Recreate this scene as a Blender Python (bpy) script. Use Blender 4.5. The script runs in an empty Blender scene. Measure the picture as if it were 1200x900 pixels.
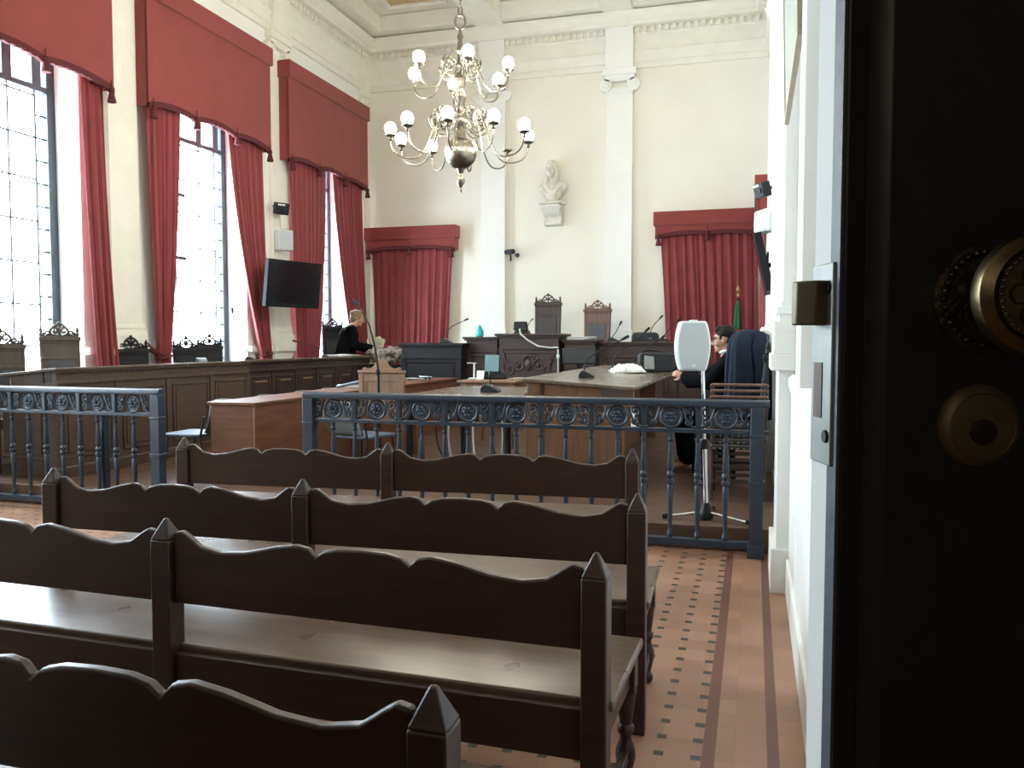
import bpy, math, random
from math import sin, cos, pi, radians, sqrt
from mathutils import Vector, Matrix
random.seed(4)
S = bpy.context.scene
COL = S.collection

# ------------------------------------------------------------------ materials
def new_mat(name):
    m = bpy.data.materials.new(name); m.use_nodes = True
    nt = m.node_tree
    return m, nt, nt.nodes['Principled BSDF']

def setp(b, **k):
    names = dict(col='Base Color', rough='Roughness', metal='Metallic', spec='Specular IOR Level', coat='Coat Weight',
                 coatr='Coat Roughness', sheen='Sheen Weight', trans='Transmission Weight', ecol='Emission Color', estr='Emission Strength')
    for a, v in k.items():
        b.inputs[names[a]].default_value = (*v, 1) if isinstance(v, tuple) and len(v) == 3 else v

def plain(name, col, rough=.6, var=.12, scale=6., bump=0., bscale=60., **k):
    """principled with a little procedural mottling"""
    m, nt, b = new_mat(name); setp(b, rough=rough, **k)
    tc = nt.nodes.new('ShaderNodeTexCoord'); n = nt.nodes.new('ShaderNodeTexNoise')
    n.inputs['Scale'].default_value = scale; n.inputs['Detail'].default_value = 5
    r = nt.nodes.new('ShaderNodeValToRGB')
    r.color_ramp.elements[0].position = .3; r.color_ramp.elements[1].position = .7
    r.color_ramp.elements[0].color = (*[c*(1-var) for c in col], 1)
    r.color_ramp.elements[1].color = (*[min(1, c*(1+var)) for c in col], 1)
    nt.links.new(tc.outputs['Object'], n.inputs['Vector']); nt.links.new(n.outputs['Fac'], r.inputs['Fac'])
    nt.links.new(r.outputs['Color'], b.inputs['Base Color'])
    if bump:
        n2 = nt.nodes.new('ShaderNodeTexNoise'); n2.inputs['Scale'].default_value = bscale
        bp = nt.nodes.new('ShaderNodeBump'); bp.inputs['Strength'].default_value = bump; bp.inputs['Distance'].default_value = .01
        nt.links.new(tc.outputs['Object'], n2.inputs['Vector']); nt.links.new(n2.outputs['Fac'], bp.inputs['Height'])
        nt.links.new(bp.outputs['Normal'], b.inputs['Normal'])
    return m

def wood(name, dark, light, rough=.35, stretch=(1.2, 14, 14), bump=.08, **k):
    m, nt, b = new_mat(name); setp(b, rough=rough, **k)
    tc = nt.nodes.new('ShaderNodeTexCoord'); mp = nt.nodes.new('ShaderNodeMapping')
    mp.inputs['Scale'].default_value = stretch
    n = nt.nodes.new('ShaderNodeTexNoise'); n.inputs['Scale'].default_value = 2.2; n.inputs['Detail'].default_value = 8; n.inputs['Distortion'].default_value = .8
    r = nt.nodes.new('ShaderNodeValToRGB'); e = r.color_ramp.elements
    e[0].position = .3; e[1].position = .72; e[0].color = (*dark, 1); e[1].color = (*light, 1)
    nt.links.new(tc.outputs['Object'], mp.inputs['Vector']); nt.links.new(mp.outputs['Vector'], n.inputs['Vector'])
    nt.links.new(n.outputs['Fac'], r.inputs['Fac']); nt.links.new(r.outputs['Color'], b.inputs['Base Color'])
    n2 = nt.nodes.new('ShaderNodeTexNoise'); n2.inputs['Scale'].default_value = 5.0
    mr = nt.nodes.new('ShaderNodeMapRange'); mr.inputs['To Min'].default_value = max(.05, rough-.1); mr.inputs['To Max'].default_value = rough+.14
    nt.links.new(tc.outputs['Object'], n2.inputs['Vector']); nt.links.new(n2.outputs['Fac'], mr.inputs['Value']); nt.links.new(mr.outputs['Result'], b.inputs['Roughness'])
    bp = nt.nodes.new('ShaderNodeBump'); bp.inputs['Strength'].default_value = bump; bp.inputs['Distance'].default_value = .004
    nt.links.new(n.outputs['Fac'], bp.inputs['Height']); nt.links.new(bp.outputs['Normal'], b.inputs['Normal'])
    return m

M = {}
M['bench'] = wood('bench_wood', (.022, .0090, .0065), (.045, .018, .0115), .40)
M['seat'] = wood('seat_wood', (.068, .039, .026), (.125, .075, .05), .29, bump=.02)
M['walnut'] = wood('walnut', (.055, .034, .025), (.10, .062, .044), .45)
M['walnut_v'] = wood('walnut_upright', (.06, .038, .028), (.105, .066, .048), .45, (14, 14, 1.2))
M['mahog'] = wood('mahogany', (.024, .013, .011), (.048, .024, .018), .42)
M['mahog_v'] = wood('mahogany_upright', (.026, .014, .012), (.05, .026, .02), .42, (14, 14, 1.2))
M['ebony'] = wood('ebonised_wood', (.008, .0075, .009), (.017, .016, .019), .45, spec=.25)
M['red_wood'] = wood('reddish_wood', (.115, .046, .026), (.19, .078, .042), .42, (1.5, 1.5, 12))
M['oak'] = wood('light_oak', (.19, .105, .062), (.30, .17, .10), .45, (12, 12, 1.4))
M['desk_top'] = wood('polished_top', (.10, .075, .055), (.17, .13, .098), .22, (14, 1.2, 14))
M['desk_brown'] = wood('brown_panel', (.115, .052, .024), (.18, .085, .042), .45, (12, 12, 1.2))
M['plat'] = wood('platform_boards', (.085, .046, .03), (.14, .078, .05), .38, (1, 10, 10))
M['wall'] = plain('cream_paint', (.81, .78, .69), .7, .03, 1.2)
M['wall_w'] = plain('white_paint', (.83, .83, .80), .6, .03, 1.5)
M['plaster'] = plain('white_plaster', (.80, .78, .70), .75, .04, 4)
M['ochre'] = plain('ochre_ceiling', (.62, .48, .27), .8, .05, 2)
M['iron'] = plain('blue_grey_iron', (.012, .025, .045), .40, .25, 20, .15, 80, spec=.6)
M['lead'] = plain('dark_window_iron', (.035, .045, .055), .5, .1)
M['red'] = plain('red_valance_cloth', (.24, .040, .036), .85, .08, 3, .15, 300, sheen=.2)
M['red_c'] = plain('red_curtain_cloth', (.225, .028, .034), .8, .12, 4, .1, 300, sheen=.3)
M['fringe'] = plain('dark_red_fringe', (.10, .015, .02), .9, .2, 60)
M['brass_old'] = plain('aged_brass', (.20, .18, .145), .30, .2, 8, metal=1.0)
M['bronze'] = plain('dark_bronze', (.20, .155, .085), .33, .35, 120, metal=1.0)
M['bronze_d'] = plain('browned_bronze', (.07, .052, .036), .42, .4, 90, .3, 140, metal=.9)
M['cyl'] = plain('dull_brass', (.17, .135, .085), .5, .15, 60, metal=.7)
M['dark'] = plain('dark_slot', (.012, .011, .010), .6)
M['steel'] = plain('lock_steel', (.34, .36, .33), .45, .12, 40, metal=.3)
M['chrome'] = plain('chrome', (.75, .76, .8), .15, .05, metal=1.0)
M['door'] = plain('dark_door_paint', (.012, .011, .012), .42, .2, 8, .1, 30)
M['door_edge'] = plain('grey_edge_paint', (.075, .09, .115), .5, .12, 10, .1, 60)
M['white_pl'] = plain('white_plastic', (.70, .73, .74), .45, .02)
M['grey_pl'] = plain('pale_grey_grille', (.50, .55, .57), .55, .04, 200, .15, 700)
M['black_pl'] = plain('black_plastic', (.010, .011, .013), .4, .1, spec=.3)
M['grey_dk'] = plain('dark_grey_plastic', (.024, .026, .030), .45, .1, spec=.3)
M['tv_black'] = plain('matt_black_casing', (.010, .011, .013), .75, .1, spec=.2)
M['screen'] = plain('dark_screen', (.006, .008, .011), .12, .05, spec=.6)
M['black_cloth'] = plain('black_robe', (.0035, .0035, .005), .85, .2, 10, .2, 150, spec=.08)
M['navy'] = plain('navy_cloth', (.020, .028, .048), .8, .15, 10, .15, 200, spec=.15)
M['blue_cloth'] = plain('blue_lining', (.022, .036, .06), .75, .15, 10)
M['skin'] = plain('skin', (.46, .25, .175), .5, .05, 20)
M['hair_d'] = plain('dark_brown_hair', (.012, .008, .006), .6, .3, 60, .4, 120, spec=.2)
M['hair_b'] = plain('ash_blond_hair', (.25, .17, .10), .55, .25, 60, .4, 120)
M['white_cloth'] = plain('white_cloth', (.8, .8, .8), .7, .03)
M['eye_white'] = plain('eye_white', (.5, .46, .42), .4, .02)
M['paper'] = plain('paper', (.82, .82, .80), .6, .02)
M['paper_y'] = plain('yellowish_paper', (.62, .58, .40), .7, .05)
M['grey_fab'] = plain('grey_green_vinyl', (.115, .13, .125), .5, .08)
M['blue_fab'] = plain('blue_grey_vinyl', (.09, .115, .17), .35, .1)
M['leather'] = plain('brown_leather', (.030, .024, .022), .4, .25, 25)
M['leather_g'] = plain('grey_leather', (.05, .05, .055), .4, .2, 20)
M['cyan'] = plain('cyan_plastic', (.03, .42, .47), .3, .05)
M['green_f'] = plain('green_flag_cloth', (.012, .12, .045), .8, .1)
M['red_f'] = plain('scarlet_flag_cloth', (.55, .04, .03), .8, .1)
M['gold'] = plain('gilt', (.7, .5, .2), .3, .1, metal=1.0)
M['teal'] = plain('teal_document', (.16, .27, .30), .35, .05)
M['cable_w'] = plain('pale_cable', (.5, .5, .48), .5)
M['cable_b'] = plain('black_cable', (.015, .015, .017), .5)
M['stone'] = plain('bust_stone', (.66, .63, .56), .6, .08, 14, .2, 40)
M['pic'] = plain('greenish_picture', (.50, .60, .58), .15, .08, 3)
M['frame_w'] = plain('pale_frame_wood', (.42, .36, .27), .5, .1, 12)
M['old_chair'] = wood('old_chair_wood', (.05, .036, .027), (.10, .072, .054), .5, (12, 12, 1.2))
M['old_chair_red'] = wood('red_brown_chair_wood', (.09, .045, .03), (.16, .08, .052), .5, (12, 12, 1.2))

def globe_mat():
    m, nt, b = new_mat('lit_globe'); setp(b, col=(.9, .88, .82), rough=.4, ecol=(1., .93, .78), estr=42.)
    return m
M['globe'] = globe_mat()

def glass_mat():
    m = bpy.data.materials.new('window_glass'); m.use_nodes = True; nt = m.node_tree
    nt.nodes.remove(nt.nodes['Principled BSDF']); out = nt.nodes['Material Output']
    t = nt.nodes.new('ShaderNodeBsdfTransparent'); t.inputs['Color'].default_value = (.93, .96, .97, 1)
    g = nt.nodes.new('ShaderNodeBsdfGlossy'); g.inputs['Roughness'].default_value = .08
    mx = nt.nodes.new('ShaderNodeMixShader'); mx.inputs['Fac'].default_value = .06
    nt.links.new(t.outputs[0], mx.inputs[1]); nt.links.new(g.outputs[0], mx.inputs[2]); nt.links.new(mx.outputs[0], out.inputs['Surface'])
    return m
M['glass'] = glass_mat()

def floor_mat():
    """terracotta tiles, small dark squares on a .1247 m grid, two red-brown border bands"""
    m, nt, b = new_mat('terracotta_tiles'); L = nt.links.new; N = nt.nodes.new
    tc = N('ShaderNodeTexCoord'); sx = N('ShaderNodeSeparateXYZ'); L(tc.outputs['Object'], sx.inputs[0])
    def mth(op, a, bb=None):
        n = N('ShaderNodeMath'); n.operation = op
        for i, v in enumerate((a, bb)):
            if v is None: continue
            if isinstance(v, (int, float)): n.inputs[i].default_value = v
            else: L(v, n.inputs[i])
        return n.outputs[0]
    X, Y = sx.outputs['X'], sx.outputs['Y']
    def cell(v, off, per):        # distance to the nearest grid line, metres
        a = mth('DIVIDE', mth('SUBTRACT', v, off), per)
        return mth('MULTIPLY', mth('ABSOLUTE', mth('SUBTRACT', a, mth('ROUND', a))), per)
    P = .1247
    dx, dy = cell(X, -.168, P), cell(Y, 2.656, P)
    dot = mth('MULTIPLY', mth('LESS_THAN', dx, .017), mth('LESS_THAN', dy, .017))
    dot = mth('MULTIPLY', dot, mth('LESS_THAN', X, -.14))
    grout = mth('MAXIMUM', mth('LESS_THAN', dx, .0012), mth('LESS_THAN', dy, .0012))
    def band(a, c): return mth('MULTIPLY', mth('GREATER_THAN', X, a), mth('LESS_THAN', X, c))
    bands = mth('MAXIMUM', band(-.150, -.106), band(.063, .103))
    n = N('ShaderNodeTexNoise'); n.inputs['Scale'].default_value = 2.2; n.inputs['Detail'].default_value = 6; L(tc.outputs['Object'], n.inputs['Vector'])
    wn = N('ShaderNodeTexWhiteNoise'); wn.noise_dimensions = '2D'
    cb = N('ShaderNodeCombineXYZ')
    L(mth('FLOOR', mth('DIVIDE', mth('SUBTRACT', X, -.168), P)), cb.inputs[0]); L(mth('FLOOR', mth('DIVIDE', mth('SUBTRACT', Y, 2.656), P)), cb.inputs[1])
    L(cb.outputs[0], wn.inputs['Vector'])
    r = N('ShaderNodeValToRGB'); e = r.color_ramp.elements
    e[0].position, e[1].position = .25, .75; e[0].color = (.29, .148, .094, 1); e[1].color = (.42, .225, .145, 1)
    L(mth('ADD', mth('MULTIPLY', n.outputs['Fac'], .7), mth('MULTIPLY', wn.outputs['Value'], .3)), r.inputs['Fac'])
    def mix(fac, a, col):
        mx = N('ShaderNodeMix'); mx.data_type = 'RGBA'; L(fac, mx.inputs['Factor']); L(a, mx.inputs[6]); mx.inputs[7].default_value = (*col, 1)
        return mx.outputs[2]
    c = mix(mth('MULTIPLY', grout, .35), r.outputs['Color'], (.16, .10, .075))
    c = mix(bands, c, (.165, .062, .045)); c = mix(dot, c, (.052, .042, .040))
    L(c, b.inputs['Base Color'])
    mr = N('ShaderNodeMapRange'); mr.inputs['To Min'].default_value = .28; mr.inputs['To Max'].default_value = .5
    L(n.outputs['Fac'], mr.inputs['Value']); L(mr.outputs['Result'], b.inputs['Roughness'])
    return m
M['floor'] = floor_mat()

# ------------------------------------------------------------------ mesh builder
class MB:
    def __init__(s): s.v = []; s.f = []; s.m = Matrix()
    def add(s, vs, fs):
        o = len(s.v); s.v += [tuple(s.m @ Vector(p)) for p in vs]; s.f += [tuple(i+o for i in q) for q in fs]; return s
    def box(s, x0, x1, y0, y1, z0, z1):
        return s.add([(x0,y0,z0),(x1,y0,z0),(x1,y1,z0),(x0,y1,z0),(x0,y0,z1),(x1,y0,z1),(x1,y1,z1),(x0,y1,z1)],
                     [(0,3,2,1),(4,5,6,7),(0,1,5,4),(1,2,6,5),(2,3,7,6),(3,0,4,7)])
    def hexa(s, bot, top):
        return s.add(list(bot)+list(top), [(0,3,2,1),(4,5,6,7),(0,1,5,4),(1,2,6,5),(2,3,7,6),(3,0,4,7)])
    def prism(s, poly, a, b, axis='y'):
        n = len(poly)
        f = {'y': lambda p, t: (p[0], t, p[1]), 'x': lambda p, t: (t, p[0], p[1]), 'z': lambda p, t: (p[0], p[1], t)}[axis]
        return s.add([f(p, a) for p in poly]+[f(p, b) for p in poly],
                     [tuple(range(n-1, -1, -1)), tuple(range(n, 2*n))]+[(i, (i+1) % n, n+(i+1) % n, n+i) for i in range(n)])
    def strip(s, top, bot, a, b, axis='y'):
        """solid between two polylines (lists of (u,z)) of equal length, thickness a..b"""
        n = len(top)
        f = {'y': lambda p, t: (p[0], t, p[1]), 'x': lambda p, t: (t, p[0], p[1])}[axis]
        vs = [f(p, a) for p in top]+[f(p, a) for p in bot]+[f(p, b) for p in top]+[f(p, b) for p in bot]
        fs = []
        for i in range(n-1):
            fs += [(i, i+1, n+i+1, n+i), (2*n+i, 3*n+i, 3*n+i+1, 2*n+i+1), (i, 2*n+i, 2*n+i+1, i+1), (n+i, n+i+1, 3*n+i+1, 3*n+i)]
        fs += [(0, n, 3*n, 2*n), (n-1, 3*n-1, 4*n-1, 2*n-1)]
        return s.add(vs, fs)
    def lathe(s, prof, c=(0,0,0), n=14, axis='z'):
        vs = []; fs = []; k = len(prof)
        for r, h in prof:
            for i in range(n):
                a = 2*pi*i/n; x, y = r*cos(a), r*sin(a)
                p = {'z': (x, y, h), 'y': (x, h, y), 'x': (h, x, y)}[axis]
                vs.append((c[0]+p[0], c[1]+p[1], c[2]+p[2]))
        for j in range(k-1):
            for i in range(n):
                fs.append((j*n+i, j*n+(i+1) % n, (j+1)*n+(i+1) % n, (j+1)*n+i))
        fs += [tuple(range(n-1, -1, -1)), tuple(range((k-1)*n, k*n))]
        return s.add(vs, fs)
    def tube(s, pts, r, n=8, closed=False):
        pts = [Vector(p) for p in pts]; k = len(pts); vs = []; fs = []
        rr = r if isinstance(r, (list, tuple)) else [r]*k
        up = Vector((0, 0, 1))
        for j in range(k):
            if closed: t = pts[(j+1) % k]-pts[j-1]
            else: t = pts[min(j+1, k-1)]-pts[max(j-1, 0)]
            if t.length < 1e-9: t = Vector((0, 0, 1))
            t.normalize()
            if j == 0:
                u = t.cross(up)
                if u.length < .05: u = t.cross(Vector((1, 0, 0)))
            else:
                u = u - t*u.dot(t)
                if u.length < 1e-5: u = t.cross(up)
            u.normalize(); w = t.cross(u)
            for i in range(n):
                a = 2*pi*i/n
                vs.append(tuple(pts[j]+(u*cos(a)+w*sin(a))*rr[j]))
        for j in range(k if closed else k-1):
            j2 = (j+1) % k
            for i in range(n):
                fs.append((j*n+i, j*n+(i+1) % n, j2*n+(i+1) % n, j2*n+i))
        if not closed: fs += [tuple(range(n-1, -1, -1)), tuple(range((k-1)*n, k*n))]
        return s.add(vs, fs)
    def ball(s, c, r, n=14, k=9):
        rx, ry, rz = r if isinstance(r, (tuple, list)) else (r, r, r)
        vs = [(c[0], c[1], c[2]-rz)]; fs = []
        for j in range(1, k):
            b = -pi/2+pi*j/k
            for i in range(n):
                a = 2*pi*i/n; vs.append((c[0]+rx*cos(b)*cos(a), c[1]+ry*cos(b)*sin(a), c[2]+rz*sin(b)))
        vs.append((c[0], c[1], c[2]+rz)); T = len(vs)-1
        for i in range(n):
            fs.append((0, 1+(i+1) % n, 1+i)); fs.append((T, T-n+i, T-n+(i+1) % n))
            for j in range(k-2):
                fs.append((1+j*n+i, 1+j*n+(i+1) % n, 1+(j+1)*n+(i+1) % n, 1+(j+1)*n+i))
        return s.add(vs, fs)
    def cone(s, a, b, ra, rb, n=10): return s.tube([a, b], [ra, rb], n)
    def rows(s, rows):
        """open grid sheet from rows of points"""
        n = len(rows[0]); vs = [p for r in rows for p in r]
        return s.add(vs, [(j*n+i, j*n+i+1, (j+1)*n+i+1, (j+1)*n+i) for j in range(len(rows)-1) for i in range(n-1)])
    def build(s, name, mat, parent=None, bevel=0, smooth=True, solid=0, seg=2):
        me = bpy.data.meshes.new(name); me.from_pydata(s.v, [], s.f); me.update()
        return finish(me, name, mat, parent, bevel, smooth, solid, seg)

def finish(me, name, mat, parent=None, bevel=0, smooth=True, solid=0, seg=2):
    import bmesh
    bm = bmesh.new(); bm.from_mesh(me); bmesh.ops.recalc_face_normals(bm, faces=bm.faces); bm.to_mesh(me); bm.free()
    if smooth:
        for p in me.polygons: p.use_smooth = True
        me.set_sharp_from_angle(angle=radians(38))
    me.materials.append(M[mat] if isinstance(mat, str) else mat)
    o = bpy.data.objects.new(name, me); COL.objects.link(o)
    if parent: o.parent = parent
    if solid:
        md = o.modifiers.new('t', 'SOLIDIFY'); md.thickness = solid; md.offset = 0
    if bevel:
        md = o.modifiers.new('b', 'BEVEL'); md.width = bevel; md.segments = seg; md.limit_method = 'ANGLE'; md.angle_limit = radians(35)
    return o

def tag(o, label=None, cat=None, group=None, kind=None):
    for k, v in (('label', label), ('category', cat), ('group', group), ('kind', kind)):
        if v: o[k] = v
    return o
def thing(name, label, cat, loc=(0,0,0), rz=0, group=None):
    o = bpy.data.objects.new(name, None); COL.objects.link(o); o.empty_display_size = .1
    o.location = loc; o.rotation_euler = (0, 0, rz)
    return tag(o, label, cat, group)
def dup(o, loc, rz=None, label=None, group=None):
    def cp(a, par):
        c = a.copy(); COL.objects.link(c)
        if par: c.parent = par
        for ch in list(a.children): cp(ch, c)
        return c
    r = cp(o, None); r.location = loc
    if rz is not None: r.rotation_euler = (0, 0, rz)
    if label: r['label'] = label
    if group: r['group'] = group
    return r
def struct(mb, name, mat, parent=None, bevel=0, **k):
    o = mb.build(name, mat, parent, bevel, **k)
    if not parent: o['kind'] = 'structure'
    return o
def bez(p0, p1, p2, p3, n=12):
    p0, p1, p2, p3 = map(Vector, (p0, p1, p2, p3)); out = []
    for i in range(n+1):
        t = i/n; out.append(tuple(p0*(1-t)**3+p1*3*t*(1-t)**2+p2*3*t*t*(1-t)+p3*t**3))
    return out
def spiral(c, r0, r1, a0, turns, n=22, plane='xz', y=0):
    out = []
    for i in range(n+1):
        t = i/n; a = a0+turns*2*pi*t; r = r0+(r1-r0)*t
        u, w = c[0]+r*cos(a), c[1]+r*sin(a)
        out.append((u, y, w) if plane == 'xz' else (y, u, w))
    return out

# ------------------------------------------------------------------ layout constants
YAW = radians(16.26); PITCH = radians(2.95); F = 970.0
XL, XR, YB, YF = -7.3, .22, 14.9, .95      # inner faces of the hall
ZC = 7.45                                  # ceiling
PZ = .16                                   # platform beyond the balustrade
LOBBY_FILL = 7.0  # strength of the fill lamp added in the lobby
ZD = 1.29                                  # dado cap
PIL_Y = (4.93, 8.29, 11.71)                # wall pilasters
PIL_X = (-4.69, -2.34)

cam = bpy.data.cameras.new('camera'); camo = bpy.data.objects.new('camera', cam); COL.objects.link(camo)
cam.sensor_width = 36; cam.lens = 36*F/1200; cam.clip_start = .02; cam.clip_end = 200
camo.location = (0, 0, 1.4); camo.rotation_euler = (pi/2-PITCH, 0, YAW); S.camera = camo

# ------------------------------------------------------------------ setting
struct(MB().box(-8.4, 3.2, -4.2, 15.6, -.2, 0), 'floor', 'floor')
pl = MB().box(XL, XR, 5.66, YB, .001, PZ)
struct(pl, 'trim_1', 'plat', bevel=.006)
WIN = [(3.25, .78), (6.82, .78), (9.98, .78), (13.16, .78)]   # centre, half width along the left wall
WZ0, WZ1 = .95, 5.3
wl = MB(); x0, x1 = XL-.55, XL
ys = [YF-.4]
for c, h in WIN: ys += [c-h-.08, c+h+.08]
ys.append(YB+.5)
for i in range(0, len(ys), 2): wl.box(x0, x1, ys[i], ys[i+1], 0, 8)
for i in range(1, len(ys)-1, 2): wl.box(x0, x1, ys[i], ys[i+1], 0, WZ0); wl.box(x0, x1, ys[i], ys[i+1], WZ1, 8)
struct(wl, 'wall_left', 'wall_w')
struct(MB().box(XL-.55, XR+.5, YB, YB+.5, 0, 8), 'wall_back', 'wall')
struct(MB().box(XR, XR+.5, YF, YB+.5, 0, 8), 'wall_right', 'wall_w')
# the hall's entrance wall with the doorway the camera looks through, and the dim lobby behind it
wf = MB(); wf.box(XL-.55, -1.5, YF-.4, YF, 0, 8); wf.box(.93, 1.3, .35, YF, 0, 8)
wf.box(XR+.05, 1.3, YF, YF+.2, 0, 8)
wf.box(-1.5, .93, YF-.4, YF, 3.0, 8); wf.box(XR, 1.3, .55, YF, 3.0, 8)
struct(wf, 'wall_front', plain('low_bounce_entrance_paint', (.42, .38, .32), .7))  # unseen wall, kept mid-dark to cut light bounced onto the bench backs
lob = MB(); lob.box(-3.2, -3.0, -4, .55, 0, 3.4); lob.box(2.2, 2.4, -4, .6, 0, 3.4); lob.box(-3.2, 2.4, -4.2, -4, 0, 3.4); lob.box(1.3, 2.4, .35, .6, 0, 3.4)
struct(lob, 'wall_lobby', plain('lobby_paint', (.30, .29, .27), .7))
struct(MB().box(-3.2, 2.4, -4.2, .56, 3.3, 3.5), 'ceiling_lobby', 'plaster')

# ceiling with beams in line with the pilasters and ochre inset panels
ce = MB().box(XL-.6, XR+.6, YF-.5, YB+.6, ZC, ZC+.3)
struct(ce, 'ceiling', 'plaster')
bm_ = MB()
for x in PIL_X: bm_.box(x-.27, x+.27, YF, YB, 7.12, ZC)
for y in PIL_Y: bm_.box(XL, XR, y-.27, y+.27, 7.14, ZC-.001)
for x in (XL+.27, XR-.27): bm_.box(x-.28, x+.28, YF, YB, 7.16, ZC-.002)
bm_.box(XL, XR, YB-.5, YB, 7.15, ZC-.003)
struct(bm_, 'trim_2', 'plaster', bevel=.02)
oc = MB(); mo = MB()
bx = [XL+.55, PIL_X[0]-.27, PIL_X[0]+.27, PIL_X[1]-.27, PIL_X[1]+.27, XR-.55]
by = [YF, PIL_Y[0]-.27, PIL_Y[0]+.27, PIL_Y[1]-.27, PIL_Y[1]+.27, PIL_Y[2]-.27, PIL_Y[2]+.27, YB-.5]
for i in range(0, 6, 2):
    for j in range(0, 8, 2):
        a, b_, c_, d = bx[i]+.42, bx[i+1]-.42, by[j]+.42, by[j+1]-.42
        oc.box(a, b_, c_, d, ZC-.02, ZC+.001)
        for q in ((a-.1, b_+.1, c_-.1, c_), (a-.1, b_+.1, d, d+.1), (a-.1, a, c_, d), (b_, b_+.1, c_, d)): mo.box(*q, ZC-.08, ZC)
struct(oc, 'trim_3', 'ochre'); struct(mo, 'trim_4', 'plaster', bevel=.03)

# entablature along the back, left and right walls (profile: out, z)
PROF = [(0, 6.20), (.05, 6.20), (.05, 6.30), (.07, 6.31), (.07, 6.42), (.10, 6.46), (.10, 6.49), (.05, 6.51), (.05, 6.76), (.09, 6.78),
        (.09, 6.88), (.22, 6.90), (.22, 6.96), (.30, 7.02), (.32, 7.08), (.32, 7.12), (0, 7.12)]
struct(MB().prism([(YB-o, z) for o, z in PROF], XL, XR, 'x'), 'trim_5', 'plaster')
struct(MB().prism([(XL+o, z) for o, z in PROF], YF, YB, 'y'), 'trim_6', 'plaster')
struct(MB().prism([(XR-o, z) for o, z in PROF], YF, YB, 'y'), 'trim_7', 'plaster')
dn = MB(); x = XL+.25
while x < XR-.2:
    dn.box(x, x+.06, YB-.15, YB-.085, 6.785, 6.875); x += .125
y = YB-.25
while y > 5:
    dn.box(XL+.085, XL+.15, y-.06, y, 6.785, 6.875); dn.box(XR-.15, XR-.085, y-.06, y, 6.785, 6.875); y -= .125
struct(dn, 'trim_8', 'plaster')

# dado and pilasters on all walls
dd = MB()
dd.box(XL, XR, YB-.05, YB, 0, ZD); dd.box(XL, XL+.05, YF, YB, 0, WZ0-.06)
ZR = 1.17; dd.box(XR-.018, XR, YF, YB, 0, ZR)
cap = MB().prism([(XR, ZR-.06), (XR-.022, ZR-.05), (XR-.034, ZR-.01), (XR-.034, ZR+.03), (XR-.012, ZR+.05), (XR, ZR+.05)], YF, YB, 'y')
cap.prism([(YB, ZD-.06), (YB-.06, ZD-.05), (YB-.09, ZD-.01), (YB-.09, ZD+.03), (YB-.03, ZD+.05), (YB, ZD+.05)], XL, XR, 'x')
for i in range(0, len(ys), 2): cap.box(XL, XL+.07, ys[i], ys[i+1], ZD-.04, ZD+.04)
struct(dd, 'trim_9', 'wall_w', bevel=.004); struct(cap, 'trim_10', 'wall_w')
bb = MB(); bb.box(XR-.033, XR, YF, YB, 0, .2); bb.box(XL, XR, YB-.08, YB, 0, .35)
struct(bb, 'baseboard_right', 'wall_w', bevel=.008)
struct(MB().box(.152, XR, 2.98, 3.23, 1.24, 6.2), 'trim_42', 'wall_w', bevel=.006)

def pilaster(name, c, half, axis, wall, out, n):
    """a pilaster on a wall: pedestal, attic base, shaft, Ionic capital; axis = direction along the wall"""
    b = MB()
    def bx_(u0, u1, d, z0, z1):
        lo, hi = sorted((wall, wall+n*d))
        if axis == 'y': b.box(lo, hi, u0, u1, z0, z1)
        else: b.box(u0, u1, lo, hi, z0, z1)
    e = out
    bx_(c-half-.05, c+half+.05, e+.045, 0, .25)
    bx_(c-half-.025, c+half+.025, e+.018, .25, ZD-.05)
    bx_(c-half-.06, c+half+.06, e+.06, ZD-.05, ZD+.04)
    bx_(c-half-.045, c+half+.045, e+.045, ZD+.04, ZD+.16)
    for k, (w, z0, z1) in enumerate(((.045, .16, .22), (.02, .22, .26), (.032, .26, .30), (.012, .30, .33))): bx_(c-half-w, c+half+w, e+w, ZD+z0, ZD+z1)
    bx_(c-half, c+half, e, ZD+.33, 5.88)
    bx_(c-half-.015, c+half+.015, e+.015, 5.78, 5.82)
    bx_(c-half-.03, c+half+.03, e+.03, 5.98, 6.09)
    bx_(c-half-.06, c+half+.06, e+.06, 6.09, 6.20)
    bx_(c-half-.01, c+half+.01, e+.07, 6.20, 7.12)
    for s in (-1, 1):
        u = c+s*(half+.01)
        for r, d in ((.115, e+.03), (.07, e+.05), (.03, e+.065)):
            lo = wall; hi = wall+n*d
            prof = [(r*.9, lo), (r, lo), (r, hi-n*.01), (r*.86, hi)]
            b.lathe(prof, (0, u, 5.93) if axis == 'y' else (u, 0, 5.93), 20, 'x' if axis == 'y' else 'y')
    return struct(b, name, 'wall_w' if axis == 'x' or n < 0 else 'plaster', bevel=.006)
k = 11
for y in PIL_Y:
    pilaster('trim_%d' % k, y, .235, 'y', XL, .07, 1); k += 1
for y in PIL_Y:
    pilaster('trim_%d' % k, y+.12, .24, 'y', XR, .068, -1); k += 1
for x in PIL_X:
    pilaster('trim_%d' % k, x, .235, 'x', YB, .10, -1); k += 1
pilaster('trim_%d' % k, YB-.12, .12, 'y', XL, .05, 1); k += 1
struct(MB().tube([(-4.40, YB-.012, 1.35), (-4.40, YB-.012, 5.9)], .012, 6), 'trim_%d' % k, 'plaster'); k += 1

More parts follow.
